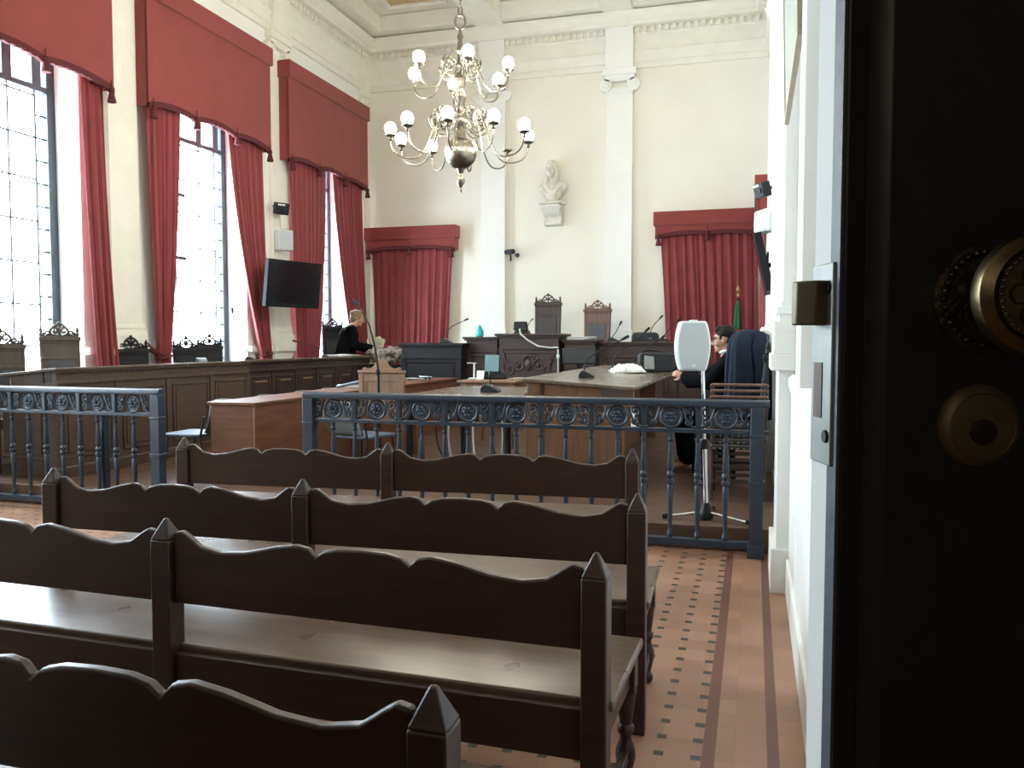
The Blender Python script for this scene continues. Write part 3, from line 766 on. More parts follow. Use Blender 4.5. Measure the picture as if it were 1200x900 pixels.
# ------------------------------------------------------------------ high carved chairs
def carved_chair(label, loc, rz, h, w, wood_, leather, cat='chair', group='tall carved chairs', name='carved_armchair', panel_mat=None, arms=True, sh=.48):
    """faces local -y; h = height of the back without crest"""
    t = thing(name, label, cat, loc, rz, group)
    hw = w/2; k = hw*.86
    for s in (-1, 1):
        m = MB().tube([(s*k, .30, 0), (s*k, .27, .45), (s*hw*.93, .33, h)], [.024, .028, .024], 8); m.build('rear_post', wood_, t)
        m = MB().lathe([(.012, 0), (.022, .012), (.022, .03), (.012, .045), (.02, .065), (.012, .09), (.004, .11)], (s*hw*.93, .33, h+.03), 10); m.build('finial', wood_, t)
        MB().lathe([(.02, 0), (.028, .04), (.02, .07), (.03, .2), (.02, .3), (.03, .32), (.03, sh-.06)] if sh > .4 else [(.02, 0), (.028, .04), (.02, .07), (.03, .2), (.02, .25), (.03, sh-.06)], (s*k, -.22, 0), 10).build('front_leg', wood_, t)
        if arms:
            MB().tube(bez((s*k, .27, .70), (s*k, .1, .72), (s*k*1.02, -.1, .70), (s*k*1.05, -.24, .66), 8), [.02]*8+[.028], 8).build('arm', wood_, t)
            MB().lathe([(.018, .42), (.026, .47), (.016, .52), (.024, .58), (.016, .66)], (s*k*1.03, -.2, 0), 8).build('arm_support', wood_, t)
    MB().box(-hw*.95, hw*.95, -.26, .29, sh-.06, sh).build('seat_frame', wood_, t, .006)
    MB().box(-hw*.86, hw*.86, -.23, .26, sh, sh+.035).build('seat', leather, t, .02)
    m = MB(); y = lambda z: .27+.06*(z-.45)/(h-.45)
    def slab(u0, u1, z0, z1, d0, d1): m.hexa([(u0, y(z0)+d0, z0), (u1, y(z0)+d0, z0), (u1, y(z0)+d1, z0), (u0, y(z0)+d1, z0)], [(u0, y(z1)+d0, z1), (u1, y(z1)+d0, z1), (u1, y(z1)+d1, z1), (u0, y(z1)+d1, z1)])
    slab(-hw*.92, hw*.92, h-.20, h-.01, -.018, .018); slab(-hw*.92, hw*.92, .58, .68, -.018, .018)
    for s in (-1, 1): slab(*sorted((s*hw*.92, s*hw*.62)), .68, h-.20, -.018, .018)
    m.build('back_frame', wood_, t, .004)
    m = MB(); slab(-hw*.66, hw*.66, .66, h-.18, -.024, .024); m.build('back_panel', panel_mat or leather, t, .006)
    m = MB(); slab(-hw*1.0, hw*1.0, h-.215, h-.185, -.028, .028); slab(-hw*1.07, hw*1.07, h-.015, h+.03, -.04, .04); slab(-hw*1.02, hw*1.02, h-.04, h-.015, -.03, .03)
    m.build('cornice', wood_, t, .005)
    m = MB(); z0 = h+.03
    for s in (-1, 1):
        m.tube(spiral((s*hw*.24, z0+.062), .05, .012, -pi/2, s*1.25, 18, y=.33), .012, 6)
        m.tube(spiral((s*hw*.60, z0+.035), .033, .01, -pi/2, -s*1.2, 16, y=.33), .011, 6)
        m.tube(bez((s*hw*.02, .33, z0+.13), (s*hw*.2, .33, z0+.14), (s*hw*.42, .33, z0+.09), (s*hw*.52, .33, z0+.02), 8), .011, 6)
        m.tube([(s*hw*.75, .33, z0), (s*hw*.80, .33, z0+.05)], [.014, .008], 6)
    m.ball((0, .33, z0+.135), (.024, .015, .03), 8, 6); m.ball((0, .33, z0+.06), (.018, .014, .045), 8, 6)
    m.box(-hw*.85, hw*.85, .315, .345, z0-.002, z0+.014)
    m.build('crest', wood_, t)
    return t
ZJ = .521
carved_chair('tall dark carved chair behind the middle judge bench', (-3.45, 13.75, ZJ), 0, 1.52, .46, 'mahog_v', 'leather')
carved_chair('lighter red-brown carved chair right of the tall dark one', (-2.60, 13.75, ZJ), radians(-4), 1.40, .46, 'old_chair_red', 'leather_g')
# chairs of the left desk row: they face the hall (+x)
LC = [('carved chair nearest the camera at the left frame edge', -6.87, 6.30, 1.50, .42, 'old_chair', 62), ('worn brown carved chair standing before the foremost window', -6.87, 7.03, 1.58, .39, 'old_chair', 62),
      ('dark carved chair before the wall pier between two windows', -6.84, 8.20, 1.44, .46, 'ebony', 80), ('dark carved chair left of its twin in the middle window', -6.86, 9.12, 1.44, .36, 'ebony', 66),
      ('dark carved chair with a crest in the middle window, right of its twin', -6.86, 9.59, 1.47, .35, 'ebony', 64), ('dark carved chair beside the standing woman', -6.86, 13.02, 1.78, .42, 'ebony', 62)]
for lb, x, y, top, w, wd, a in LC:
    carved_chair(lb, (x, y, PZ), radians(a), top-PZ-.16, w, wd, 'leather_g' if wd == 'old_chair' else 'leather', arms=False)
carved_chair('dark carved chair peeping past the right wall pilaster', (-.215, 7.28, PZ), radians(-90), 1.10, .40, 'ebony', 'leather', arms=False)

# pale carved witness chair, seen from behind
t = thing('high_back_chair', 'pale wooden high-back chair with a peaked crest, behind the microphone stand', 'chair', (-3.765, 8.0, PZ), radians(4))
for s in (-1, 1):
    MB().box(s*.225-.026, s*.225+.026, -.028, .028, 0, .925).build('rear_post', 'oak', t, .004)
    MB().box(s*.225-.022, s*.225+.022, .40, .444, 0, .42).build('front_leg', 'oak', t, .004)
MB().box(-.2, .2, -.014, .014, .42, .86).build('back_panel', 'oak', t, .003)
m = MB(); m.box(-.2, .2, -.022, .022, .82, .90); m.box(-.2, .2, -.022, .022, .40, .47)
for s in (-1, 1): m.box(*sorted((s*.2, s*.165)), -.02, .02, .47, .82)
m.build('back_frame', 'oak', t, .003)
MB().box(-.262, .262, -.036, .036, .905, .932).build('cap_rail', 'oak', t, .005)
pf = [(-.215, .93), (-.215, .955), (-.19, .968), (-.165, .955), (-.12, .955), (-.08, .985), (-.045, 1.035), (-.02, 1.055), (.02, 1.055), (.045, 1.035), (.08, .985), (.12, .955), (.165, .955), (.19, .968), (.215, .955), (.215, .93)]
MB().prism(pf, -.016, .016, 'y').build('crest', 'oak', t, .005)
MB().box(-.25, .25, .0, .45, .40, .44).build('seat', 'oak', t, .008)

# floor microphone stand before it
t = thing('microphone_stand', 'tall black boom microphone stand in front of the pale high-back chair', 'stand', (-3.60, 7.6, PZ))
MB().tube([(0, 0, .03), (-.012, 0, .62), (-.015, 0, .95), (-.05, 0, 1.18), (-.115, 0, 1.41)], [.013, .013, .012, .011, .010], 10).build('pole', 'black_pl', t)
MB().lathe([(.02, -.03), (.024, 0), (.02, .03)], (-.02, 0, .93), 10).build('clutch', 'black_pl', t)
MB().tube([(-.10, 0, 1.38), (-.19, 0, 1.55), (-.255, 0, 1.625)], [.009, .008, .008], 8).build('boom', 'black_pl', t)
MB().tube([(-.235, 0, 1.61), (-.29, 0, 1.655)], [.014, .02], 10).build('microphone', 'grey_dk', t)
MB().lathe([(.15, 0), (.15, .012), (.05, .025), (.02, .05)], (0, 0, 0), 20).build('base', 'black_pl', t)

# grey-green shell chairs along the reddish table (seat toward the left desks)
def shell_chair():
    t = thing('shell_chair', '', 'chair', (0, 0, 0), 0, 'grey-green chairs along the reddish table')
    pr = []
    for i in range(13):
        a = -pi/2*1.05+pi*1.05*i/12; pr.append((.19*sin(a) if abs(sin(a)) < .97 else .19*(1 if a > 0 else -1), 0))
    top = [(-.20, .60), (-.205, .68), (-.19, .735), (-.15, .765), (-.08, .775), (0, .777), (.08, .775), (.15, .765), (.19, .735), (.205, .68), (.20, .60)]
    bot = [(-.19, .46), (-.18, .455), (-.15, .45), (-.11, .447), (-.06, .445), (0, .445), (.06, .445), (.11, .447), (.15, .45), (.18, .455), (.19, .46)]
    rows = []
    for j in range(9):
        q = j/8; rows.append([(bx_*(1-q)+tx*q, .20+.07*q-.04*(1-((bx_*(1-q)+tx*q)/.205)**2), bz*(1-q)+tz*q) for (tx, tz), (bx_, bz) in zip(top, bot)])
    rows = [[(x, y+.04, z) for x, y, z in r] for r in rows]
    MB().rows(rows).build('backrest', 'grey_fab', t, solid=.018)
    MB().prism([(-.205, -.19), (-.19, -.215), (.19, -.215), (.205, -.19), (.20, .16), (.17, .2), (-.17, .2), (-.20, .16)], .415, .445, 'z').build('seat', 'blue_fab', t, .012, seg=3)
    for s in (-1, 1):
        MB().tube([(s*.21, -.20, 0), (s*.185, -.16, .41)], .010, 8).build('leg', 'grey_dk', t)
        MB().tube([(s*.21, .26, 0), (s*.19, .18, .41), (s*.20, .235, .62)], .010, 8).build('leg', 'grey_dk', t)
    return t
sc0 = shell_chair(); SL = ['grey-green chair nearest the balustrade, its blue seat in view', 'second grey-green chair along the reddish table', 'third grey-green chair along the reddish table',
      'fourth grey-green chair along the reddish table', 'fifth grey-green chair along the reddish table', 'farthest grey-green chair, with a blue folder laid beside it']
for i, y in enumerate((6.48, 7.16, 7.86, 8.42, 9.05, 9.7)):
    o = sc0 if i == 0 else dup(sc0, (0, 0, 0)); o.location = (-4.92, y, PZ); o.scale = (1, 1, .92); o.rotation_euler = (0, 0, radians(-90)); o['label'] = SL[i]

# stacked old chairs with studded seats at the right
def stack_chair():
    t = thing('stacking_chair', '', 'chair', (0, 0, 0), 0, 'stacked wooden chairs behind the balustrade')
    for s in (-1, 1):
        MB().tube([(s*.20, .0, 0), (s*.195, .02, .41), (s*.20, .0, .62), (s*.205, -.03, .76)], .016, 8).build('rear_post', 'mahog_v', t)
        MB().tube([(s*.19, .42, 0), (s*.19, .40, .41)], .017, 8).build('front_leg', 'mahog_v', t)
    MB().tube([(-.215, -.03, .755)]+[(x, -.03-.03*(1-(x/.2)**2), .765) for x in [-.2+.05*i for i in range(9)]]+[(.215, -.03, .755)], .012, 8).build('top_rail', 'old_chair_red', t)
    MB().tube([(-.2, 0, .62)]+[(x, -.03*(1-(x/.2)**2), .62) for x in [-.15+.05*i for i in range(7)]]+[(.2, 0, .62)], .012, 8).build('back_slat', 'mahog', t)
    MB().box(-.215, .215, -.01, .43, .398, .44).build('seat', 'leather', t, .012)
    m = MB()
    for i in range(9): m.ball((-.18+.045*i, -.012, .405), (.009, .006, .009), 8, 5)
    m.build('brass_studs', 'brass_old', t)
    m = MB()
    for z in (.15, .27): m.box(-.19, .19, -.005, .015, z-.014, z+.014)
    m.build('stretchers', 'mahog', t, .003)
    return t
st0 = stack_chair(); SS = ['bottom one of the stacked wooden chairs with studded seats', 'second from the bottom of the stacked wooden chairs', 'third from the bottom of the stacked wooden chairs', 'topmost of the stacked wooden chairs with curved top rails']
for i in range(4):
    o = st0 if i == 0 else dup(st0, (0, 0, 0)); o.location = (-.105, 6.62+.03*i, PZ+.001+.045*i); o.rotation_euler = (0, 0, radians(2)); o['label'] = SS[i]

# ------------------------------------------------------------------ people
def fuse(mb, name, mat, parent, voxel=.008, it=6, fac=.5):
    """union of overlapping volumes as one continuous surface"""
    me = bpy.data.meshes.new('tmp'); me.from_pydata(mb.v, [], mb.f); me.update()
    import bmesh
    b = bmesh.new(); b.from_mesh(me); bmesh.ops.recalc_face_normals(b, faces=b.faces); b.to_mesh(me); b.free()
    o = bpy.data.objects.new('tmp', me); COL.objects.link(o)
    r = o.modifiers.new('r', 'REMESH'); r.mode = 'VOXEL'; r.voxel_size = voxel
    s = o.modifiers.new('s', 'SMOOTH'); s.iterations = it; s.factor = fac
    dg = bpy.context.evaluated_depsgraph_get()
    nm = bpy.data.meshes.new_from_object(o.evaluated_get(dg)); nm.name = name
    bpy.data.objects.remove(o); bpy.data.meshes.remove(me)
    nm.materials.clear()
    return finish(nm, name, mat, parent)
def limb(mb, pts, rs, n=14):
    mb.tube(pts, rs, n)
    for p, r in zip(pts, rs): mb.ball(p, r*.99, 14, 8)
def head(mb, T):
    """skull, jaw, nose, lips, chin, brow, ears, neck top; faces local +y, origin between the ears"""
    old = mb.m; mb.m = T
    mb.ball((0, -.012, .045), (.074, .094, .088), 20, 12); mb.ball((0, .022, -.005), (.064, .070, .085), 20, 12)
    mb.ball((0, .040, -.062), (.047, .048, .045), 16, 10); mb.ball((0, .078, -.088), (.020, .016, .018), 12, 8)
    mb.tube([(0, .088, .030), (0, .112, -.012), (0, .118, -.024)], [.010, .014, .014], 10); mb.ball((0, .098, -.028), (.019, .018, .011), 12, 8)
    mb.ball((0, .080, .045), (.050, .016, .014), 14, 8)
    mb.ball((0, .087, -.052), (.022, .011, .006), 12, 6); mb.ball((0, .084, -.063), (.020, .011, .007), 12, 6)
    for s in (-1, 1):
        mb.ball((s*.073, -.008, .005), (.011, .022, .032), 12, 8); mb.ball((s*.045, .058, -.02), (.024, .024, .03), 12, 8)
    mb.m = old
def hand(mb, wrist, d, palm, r=1.0, curl=.6):
    """palm plus five bent fingers; d = pointing direction, palm = normal of the palm side"""
    d = Vector(d).normalized(); pn = Vector(palm).normalized(); sd = d.cross(pn).normalized(); w = Vector(wrist)
    mb.tube([w, w+d*.03, w+d*.085], [.026, .032, .034], 12); 
    for k in range(4):
        mb.ball(w+d*(.075)+sd*(.027-.018*k), .012, 10, 6)
        b = w+d*.082+sd*(.028-.0185*k); L = (.070, .080, .076, .060)[k]; a = 0; p = b; pts = [p]
        for q in range(3):
            a += curl*(.5 if q == 0 else .8); p = p+(d*cos(a)+pn*sin(a))*L*(.45, .32, .23)[q]; pts.append(p)
        mb.tube(pts, [.0095, .009, .008, .0065], 8); mb.ball(pts[-1], .0065, 8, 5)
    b = w+d*.03+sd*.03; pts = [b, b+sd*.022+d*.025+pn*.012, b+sd*.026+d*.052+pn*.026, b+sd*.02+d*.07+pn*.036]
    mb.tube(pts, [.014, .011, .0095, .007], 8)
def person(label, loc, rz, J, hairmat, hair_fn, skirt, scale=1.0, robe='black_cloth', hr=(0, 0, 0)):
    t = thing('person', label, 'person', loc, rz); t.scale = (scale,)*3
    T = Matrix.Translation(J['head']) @ Matrix.Rotation(hr[2], 4, 'Z') @ Matrix.Rotation(hr[0], 4, 'X')
    b = MB(); head(b, T)
    limb(b, [J['neck'], Vector(J['head'])+Vector((0, -.012, -.05))], [.058, .054])
    limb(b, [J['pelvis'], J['waist'], J['chest'], J['neck']], [.125, .12, .125, .06])
    for s in ('L', 'R'):
        limb(b, [J['sh'+s], J['el'+s], J['wr'+s]], [.052, .040, .027]); limb(b, [J['chest'], J['sh'+s]], [.09, .058])
        limb(b, [J['hip'+s], J['kn'+s], J['an'+s]], [.085, .058, .040]); limb(b, [J['pelvis'], J['hip'+s]], [.11, .09])
        limb(b, [J['an'+s], Vector(J['an'+s])+Vector((0, .13, -.045))], [.042, .034])
        hand(b, J['wr'+s], J['hd'+s], J['pl'+s], curl=J.get('curl', .6))
    body = fuse(b, 'body', 'skin', t, .0062, 4)
    # robe over the body: wide sleeves, clean neckline
    r = MB()
    ch, nk = Vector(J['chest']), Vector(J['neck'])
    limb(r, [J['pelvis'], J['waist'], J['chest']], [J.get('pr', .185), .165, .165]); limb(r, [J['chest'], nk+Vector((0, -.01, -.035))], [.15, .072])
    for s in ('L', 'R'):
        sh, el, wr = (Vector(J[q+s]) for q in ('sh', 'el', 'wr'))
        limb(r, [nk+Vector((0, -.01, -.05)), sh], [.07, .082]); limb(r, [ch, sh], [.14, .082]); limb(r, [sh, el, wr-(wr-el)*.12], [.085, .078, .072])
        r.tube([el, el+(wr-el)*.9+Vector((0, 0, -.05))], [.05, .055], 10)
    skirt(r, J)
    fuse(r, 'robe', robe, t, .011, 8)
    h = MB(); h.m = T; hair_fn(h); h.m = Matrix(); fuse(h, 'hair', hairmat, t, .006, 3)
    for s in (-1, 1):
        e = MB(); e.m = T; e.ball((s*.030, .0755, .020), (.0125, .009, .007), 10, 6); e.build('eye', 'eye_white', t)
        e = MB(); e.m = T; e.ball((s*.030, .0825, .020), (.0055, .0035, .0055), 8, 5); e.build('pupil', 'dark', t)
        e = MB(); e.m = T; e.tube([(s*.012, .092, .038), (s*.03, .094, .043), (s*.048, .082, .038)], .0045, 6); e.build('eyebrow', hairmat, t)
    return t, T
def V(*a): return Vector(a)
# seated man, facing -x
J = dict(pr=.15, pelvis=V(0, 0, .54), waist=V(0, .02, .72), chest=V(0, .05, .95), neck=V(0, .07, 1.115), head=V(0, .10, 1.245),
         shL=V(-.18, .05, 1.05), shR=V(.18, .05, 1.05), elL=V(-.25, .22, .86), elR=V(.24, .28, .87), wrL=V(-.10, .46, .90), wrR=V(.08, .47, 1.02),
         hdL=V(.35, .8, .35), hdR=V(-.15, .3, .9), plL=V(.7, -.2, -.4), plR=V(-.3, -.9, .2),
         hipL=V(-.1, .03, .52), hipR=V(.1, .03, .52), knL=V(-.12, .46, .50), knR=V(.12, .46, .50), anL=V(-.12, .44, .08), anR=V(.12, .44, .08))
def sk_sit(r, J):
    for s in ('L', 'R'):
        limb(r, [J['hip'+s], J['kn'+s]], [.115, .10]); limb(r, [J['kn'+s], J['an'+s]+V(0, -.02, .08)], [.105, .10])
    limb(r, [J['pelvis'], (J['knL']+J['knR'])/2], [.13, .095])
def hair_m(h):
    h.ball((0, -.022, .068), (.081, .098, .080), 20, 12); h.ball((0, -.066, .02), (.072, .054, .085), 18, 10)
    h.ball((0, .030, .122), (.058, .045, .026), 14, 8); h.ball((.03, .050, .108), (.034, .024, .018), 12, 8); h.ball((-.03, .050, .108), (.034, .024, .018), 12, 8)
    for s in (-1, 1): h.ball((s*.069, .020, .034), (.010, .012, .026), 10, 6)
man, T = person('seated man in a black robe and glasses, facing left beside the desk', (-.17, 8.12, PZ), radians(90), J, 'hair_d', hair_m, sk_sit, hr=(radians(-6), 0, radians(-6)))
g = MB(); g.m = T
for s in (-1, 1):
    g.tube([(s*.034+.023*cos(a), .101-.006*abs(cos(a)), .018+.017*sin(a)) for a in [2*pi*i/16 for i in range(16)]], .0026, 5, True)
    g.tube([(s*.056, .094, .024), (s*.074, .04, .026), (s*.079, -.01, .022)], .0026, 5)
g.tube([(-.011, .103, .022), (.011, .103, .022)], .0026, 5)
g.build('glasses', 'black_pl', man)
g = MB().tube([(.064*cos(a), .070+.062*sin(a), 1.150+.014*sin(a+pi)) for a in [2*pi*i/20 for i in range(20)]], .015, 8, True); g.build('white_collar', 'white_cloth', man)
# standing woman
J = dict(pelvis=V(0, -.12, .95), waist=V(0, -.10, 1.10), chest=V(0, -.05, 1.28), neck=V(0, .02, 1.445), head=V(0, .085, 1.56),
         shL=V(-.155, -.03, 1.37), shR=V(.155, -.03, 1.37), elL=V(-.21, .07, 1.12), elR=V(.22, .04, 1.12), wrL=V(-.06, .33, 1.10), wrR=V(.10, .32, 1.07),
         hdL=V(.3, .9, .1), hdR=V(-.25, .9, .1), plL=V(.4, 0, -.9), plR=V(-.6, 0, .7),
         hipL=V(-.08, -.11, .90), hipR=V(.08, -.11, .90), knL=V(-.08, -.05, .49), knR=V(.08, -.05, .49), anL=V(-.09, 0, .09), anR=V(.09, 0, .09))
def sk_st(r, J):
    for q in ('L', 'R'): limb(r, [J['hip'+q], J['kn'+q]], [.13, .12])
    limb(r, [J['pelvis'], V(0, -.06, .5), V(0, 0, .22)], [.18, .21, .23])
def hair_w(h):
    h.ball((0, -.022, .055), (.083, .100, .088), 20, 12); h.ball((0, -.06, .0), (.078, .062, .09), 18, 10); h.ball((0, -.095, .06), (.05, .045, .05), 14, 8)
    h.ball((0, .028, .118), (.060, .046, .026), 14, 8)
    for s in (-1, 1): h.ball((s*.068, .012, .03), (.016, .04, .045), 12, 8)
wom, T = person('standing woman in a black robe, fair hair pinned up, holding papers', (-6.50, 12.66, PZ), radians(-62), J, 'hair_b', hair_w, sk_st, 1.04, hr=(radians(-16), 0, 0))
def world(o, v):
    bpy.context.view_layer.update(); return o.matrix_world @ Vector(v)
pp = world(wom, (.0, .37, 1.10))
t = thing('paper_sheaf', 'yellowish papers held in the standing woman’s hands', 'papers', pp, radians(24))
for i, (a, b_) in enumerate(((.3, .2), (-.25, -.35), (.05, .55))):
    m = MB(); m.m = Matrix.Rotation(a, 4, 'Y') @ Matrix.Rotation(b_, 4, 'X'); m.box(-.11, .13, -.002+.006*i, .001+.006*i, -.08, .17); m.build('sheet', 'paper_y', t)

# dark chair of the seated man with a navy jacket over it
carved_chair('high-back chair of the seated man, under a navy jacket', (-.262, 8.02, PZ), radians(-135), 1.04, .37, 'ebony', 'leather', arms=False, sh=.37)
jk = thing('jacket', 'navy jacket draped over the back of the seated man’s chair', 'jacket', (-.262, 8.02, PZ+.10), radians(-135)); jk.scale = (.84, .95, 1)
HW = [(1.245, .03, .02), (1.24, .10, .045), (1.215, .185, .07), (1.165, .245, .085), (1.09, .27, .095), (.95, .28, .105), (.75, .285, .11), (.55, .29, .115), (.42, .295, .12)]
rows = []
for z, hw, hd in HW:
    r = []
    for i in range(65):
        a = 2*pi*i/64; ca, sa = cos(a), sin(a); e = .75; k_ = min(1, (1.24-z)/.25)
        w_ = 1+.05*k_*sin(9*a+3*z)+.03*k_*sin(17*a-2*z)
        r.append((hw*math.copysign(abs(ca)**e, ca)*w_, .33+hd*math.copysign(abs(sa)**e, sa)*w_-.02*(1.2-z), z))
    rows.append(r)
MB().rows(rows).build('cloth', 'navy', jk, solid=.008)
m = MB().tube([(.0, .42, 1.23), (.06, .435, 1.10), (.03, .44, .9), (.02, .45, .60)], [.012, .02, .018, .012], 8); m.build('back_fold', 'navy', jk)
m = MB().tube([(-.12, .35, 1.25), (-.20, .36, 1.215), (-.235, .36, 1.12), (-.255, .36, 1.02)], [.025, .035, .035, .022], 8); o = thing('scarf', 'cream scarf hanging on the wall side of the jacket', 'scarf', (-.262, 8.02, PZ+.10), radians(-135)); m.build('cloth', 'paper', o)

# ------------------------------------------------------------------ flag
t = thing('flag', 'furled green and red flag with a gilt tip before the right red curtain', 'flag', (-.26, 14.15, ZJ), 0)
MB().tube([(0, 0, .0), (0, 0, 1.60)], .016, 10).build('pole', 'mahog', t)
MB().lathe([(.016, 1.60), (.03, 1.62), (.02, 1.65), (.012, 1.67), (.035, 1.71), (.004, 1.80)], (0, 0, 0), 12).build('spear_tip', 'gold', t)
def furl(z0, z1, r0, r1, ph):
    R_ = []
    for j in range(13):
        q = j/12; z = z0+(z1-z0)*q; r = r0+(r1-r0)*q
        R_.append([((r*(1+.22*sin(5*a+ph+q)))*cos(a)*.9, (r*(1+.22*sin(5*a+ph+q)))*sin(a)*.7, z) for a in [2*pi*i/40 for i in range(41)]])
    return MB().rows(R_)
furl(1.56, 1.06, .022, .075, 0).build('green_cloth', 'green_f', t, solid=.004)
furl(1.08, .45, .075, .09, 0).build('red_cloth', 'red_f', t, solid=.004)
MB().lathe([(.16, 0), (.16, .03), (.05, .05), (.03, .12)], (0, 0, 0), 18).build('base', 'mahog', t)
MB().tube([(-.07, -.09, 1.12), (-.085, -.10, 1.0), (-.08, -.10, .88)], [.012, .022, .016], 8).build('yellow_emblem', 'gold', t)

# ------------------------------------------------------------------ chandelier
CX, CY = -3.055, 8.5
ch = thing('chandelier', 'brass chandelier with two tiers of lit globes and a large bottom ball', 'chandelier', (CX, CY, 3.0), radians(16))
BZ = .44
prof = [(.006, .0), (.014, .01), (.016, .035), (.008, .05), (.02, .07), (.042, .10), (.046, .13), (.03, .17), (.022, .20), (.04, .235), (.05, .255)]
MB().lathe(prof, (0, 0, 0), 18).build('finial', 'brass_old', ch)
MB().ball((0, 0, BZ-.02), (.172, .172, .172), 32, 20).build('ball', 'brass_old', ch)
sh = [(.07, .56), (.06, .60), (.055, .66), (.05, .70), (.075, .74), (.09, .78), (.075, .83), (.05, .87), (.045, .95), (.06, 1.0), (.06, 1.03), (.04, 1.06), (.045, 1.14), (.075, 1.19), (.08, 1.23), (.05, 1.28),
      (.035, 1.33), (.05, 1.40), (.05, 1.44), (.03, 1.48), (.03, 1.56), (.045, 1.60), (.03, 1.66), (.025, 1.75), (.035, 1.79), (.02, 1.84), (.012, 1.90)]
sh = [(r, z if z < 1.06 else 1.06+(z-1.06)*.80) for r, z in sh]
MB().lathe(sh, (0, 0, 0), 18).build('shaft', 'brass_old', ch)
m = MB(); m.tube([(.055*cos(a), 0, 1.80+.075*sin(a)) for a in [2*pi*i/20 for i in range(20)]], .012, 8, True); m.build('hanging_ring', 'brass_old', ch)
m = MB(); z = 1.87; q = 0
while z < ZC-3.0-.06:
    pts = [(.022*cos(a), 0, z+.045+.05*sin(a)) for a in [2*pi*i/12 for i in range(12)]]
    if q % 2: pts = [(0, x, zz) for x, y, zz in pts]
    m.tube(pts, .006, 5, True); z += .078; q += 1
m.build('chain', 'brass_old', ch)
MB().lathe([(.10, ZC-3.0-.02), (.09, ZC-3.0-.05), (.03, ZC-3.0-.08)], (0, 0, 0), 16).build('ceiling_rose', 'plaster', ch)
def arm_obj(a, R_, z0, zb, dip, lit, sc=1.0):
    """one S-curved arm with cup and globe; built along +x then turned"""
    e = bpy.data.objects.new('arm', None)
    m = MB()
    p = bez((.05, 0, z0), (R_*.42, 0, z0+.30*sc), (R_*.36, 0, dip), (R_*.70, 0, dip), 14)+bez((R_*.70, 0, dip), (R_*.90, 0, dip), (R_, 0, dip+.07*sc), (R_, 0, zb-.05), 10)[1:]
    m.tube(p, .0095, 7)
    sp_ = spiral((R_*.30, z0-.03*sc), .11*sc, .02, pi/2, -1.5, 26); m.tube(sp_, .008, 6)
    sp2 = spiral((R_*.36, z0-.02*sc), .065*sc, .015, -pi/2, -1.2, 20); m.tube(sp2, .007, 5)
    m.tube(bez((.05, 0, z0-.08*sc), (R_*.2, 0, z0-.24*sc), (R_*.40, 0, z0-.22*sc), (R_*.46, 0, z0-.02*sc), 10), .007, 5)
    o = m.build('arm', 'brass_old', ch); o.rotation_euler = (0, 0, a)
    c = MB().lathe([(.010, zb-.07), (.02, zb-.06), (.012, zb-.045), (.018, zb-.03), (.056, zb-.012), (.06, zb), (.03, zb+.004)], (R_, 0, 0), 14).build('cup', 'brass_old', o)
    if lit:
        MB().ball((R_, 0, zb+.062), (.062, .062, .07), 16, 10).build('globe', 'globe', o)
for i in range(10): arm_obj(radians(-96+36*i), .745, .80, .58+.0, .34, i != 4)
for i in range(6): arm_obj(radians(-78+60*i), .54, 1.36, 1.25, 1.04, True, .8)

# ------------------------------------------------------------------ bust on a bracket
t = thing('bust', 'pale stone bust of a long-haired figure on a scrolled wall bracket', 'sculpture', (-3.53, YB, 3.5), radians(180-6))
b = MB(); T = Matrix.Translation((0, .19, .98)) @ Matrix.Scale(1.28, 4); head(b, T)
for sg in (-1, 1):
    b.tube(bez((sg*.15, .17, .80), (sg*.12, .235, .74), (sg*.06, .255, .68), (0, .25, .60), 10), [.012+.012*sin(pi*q/10) for q in range(11)], 8)
    b.tube(bez((sg*.21, .17, .74), (sg*.17, .25, .66), (sg*.08, .25, .58), (sg*.02, .22, .50), 10), [.010+.010*sin(pi*q/10) for q in range(11)], 8)
limb(b, [(0, .13, .72), (0, .15, .90)], [.09, .072])
for s in (-1, 1): limb(b, [(0, .13, .78), (s*.17, .12, .70)], [.085, .085])
b.ball((0, .13, .70), (.235, .12, .10), 24, 12); b.ball((0, .13, .60), (.19, .12, .16), 24, 12); b.ball((0, .17, .52), (.13, .10, .14), 20, 10)
for s in (-1, 1): b.ball((s*.19, .12, .68), (.085, .085, .09), 16, 10)
fuse(b, 'torso', 'stone', t, .0075, 3)
h = MB(); h.m = T; hair_w(h); h.ball((0, -.035, .07), (.086, .098, .084), 18, 10)
for s in (-1, 1):
    h.tube([(s*.066, -.01, .04), (s*.070, -.01, -.05), (s*.066, .01, -.13), (s*.066, .05, -.20)], [.030, .034, .034, .02], 10)
h.m = Matrix(); fuse(h, 'hair', 'stone', t, .010, 3)
MB().box(-.215, .215, .0, .30, .375, .42).build('bracket_shelf', 'stone', t, .012)
prf = [(0, .375), (.27, .375), (.27, .34), (.24, .30), (.225, .25), (.19, .20), (.13, .17), (.11, .12), (.13, .07), (.12, .02), (.06, .0), (0, .0)]
MB().prism(prf, -.165, .165, 'x').build('bracket', 'stone', t, .01)
m = MB()
for s in (-1, 1):
    m.lathe([(.045, s*.165-.012), (.05, s*.165), (.045, s*.165+.012)], (0, .205, .32), 16, 'x'); m.lathe([(.05, s*.155-.012), (.055, s*.155), (.05, s*.155+.012)], (0, .085, .06), 16, 'x')
m.build('volutes', 'stone', t)

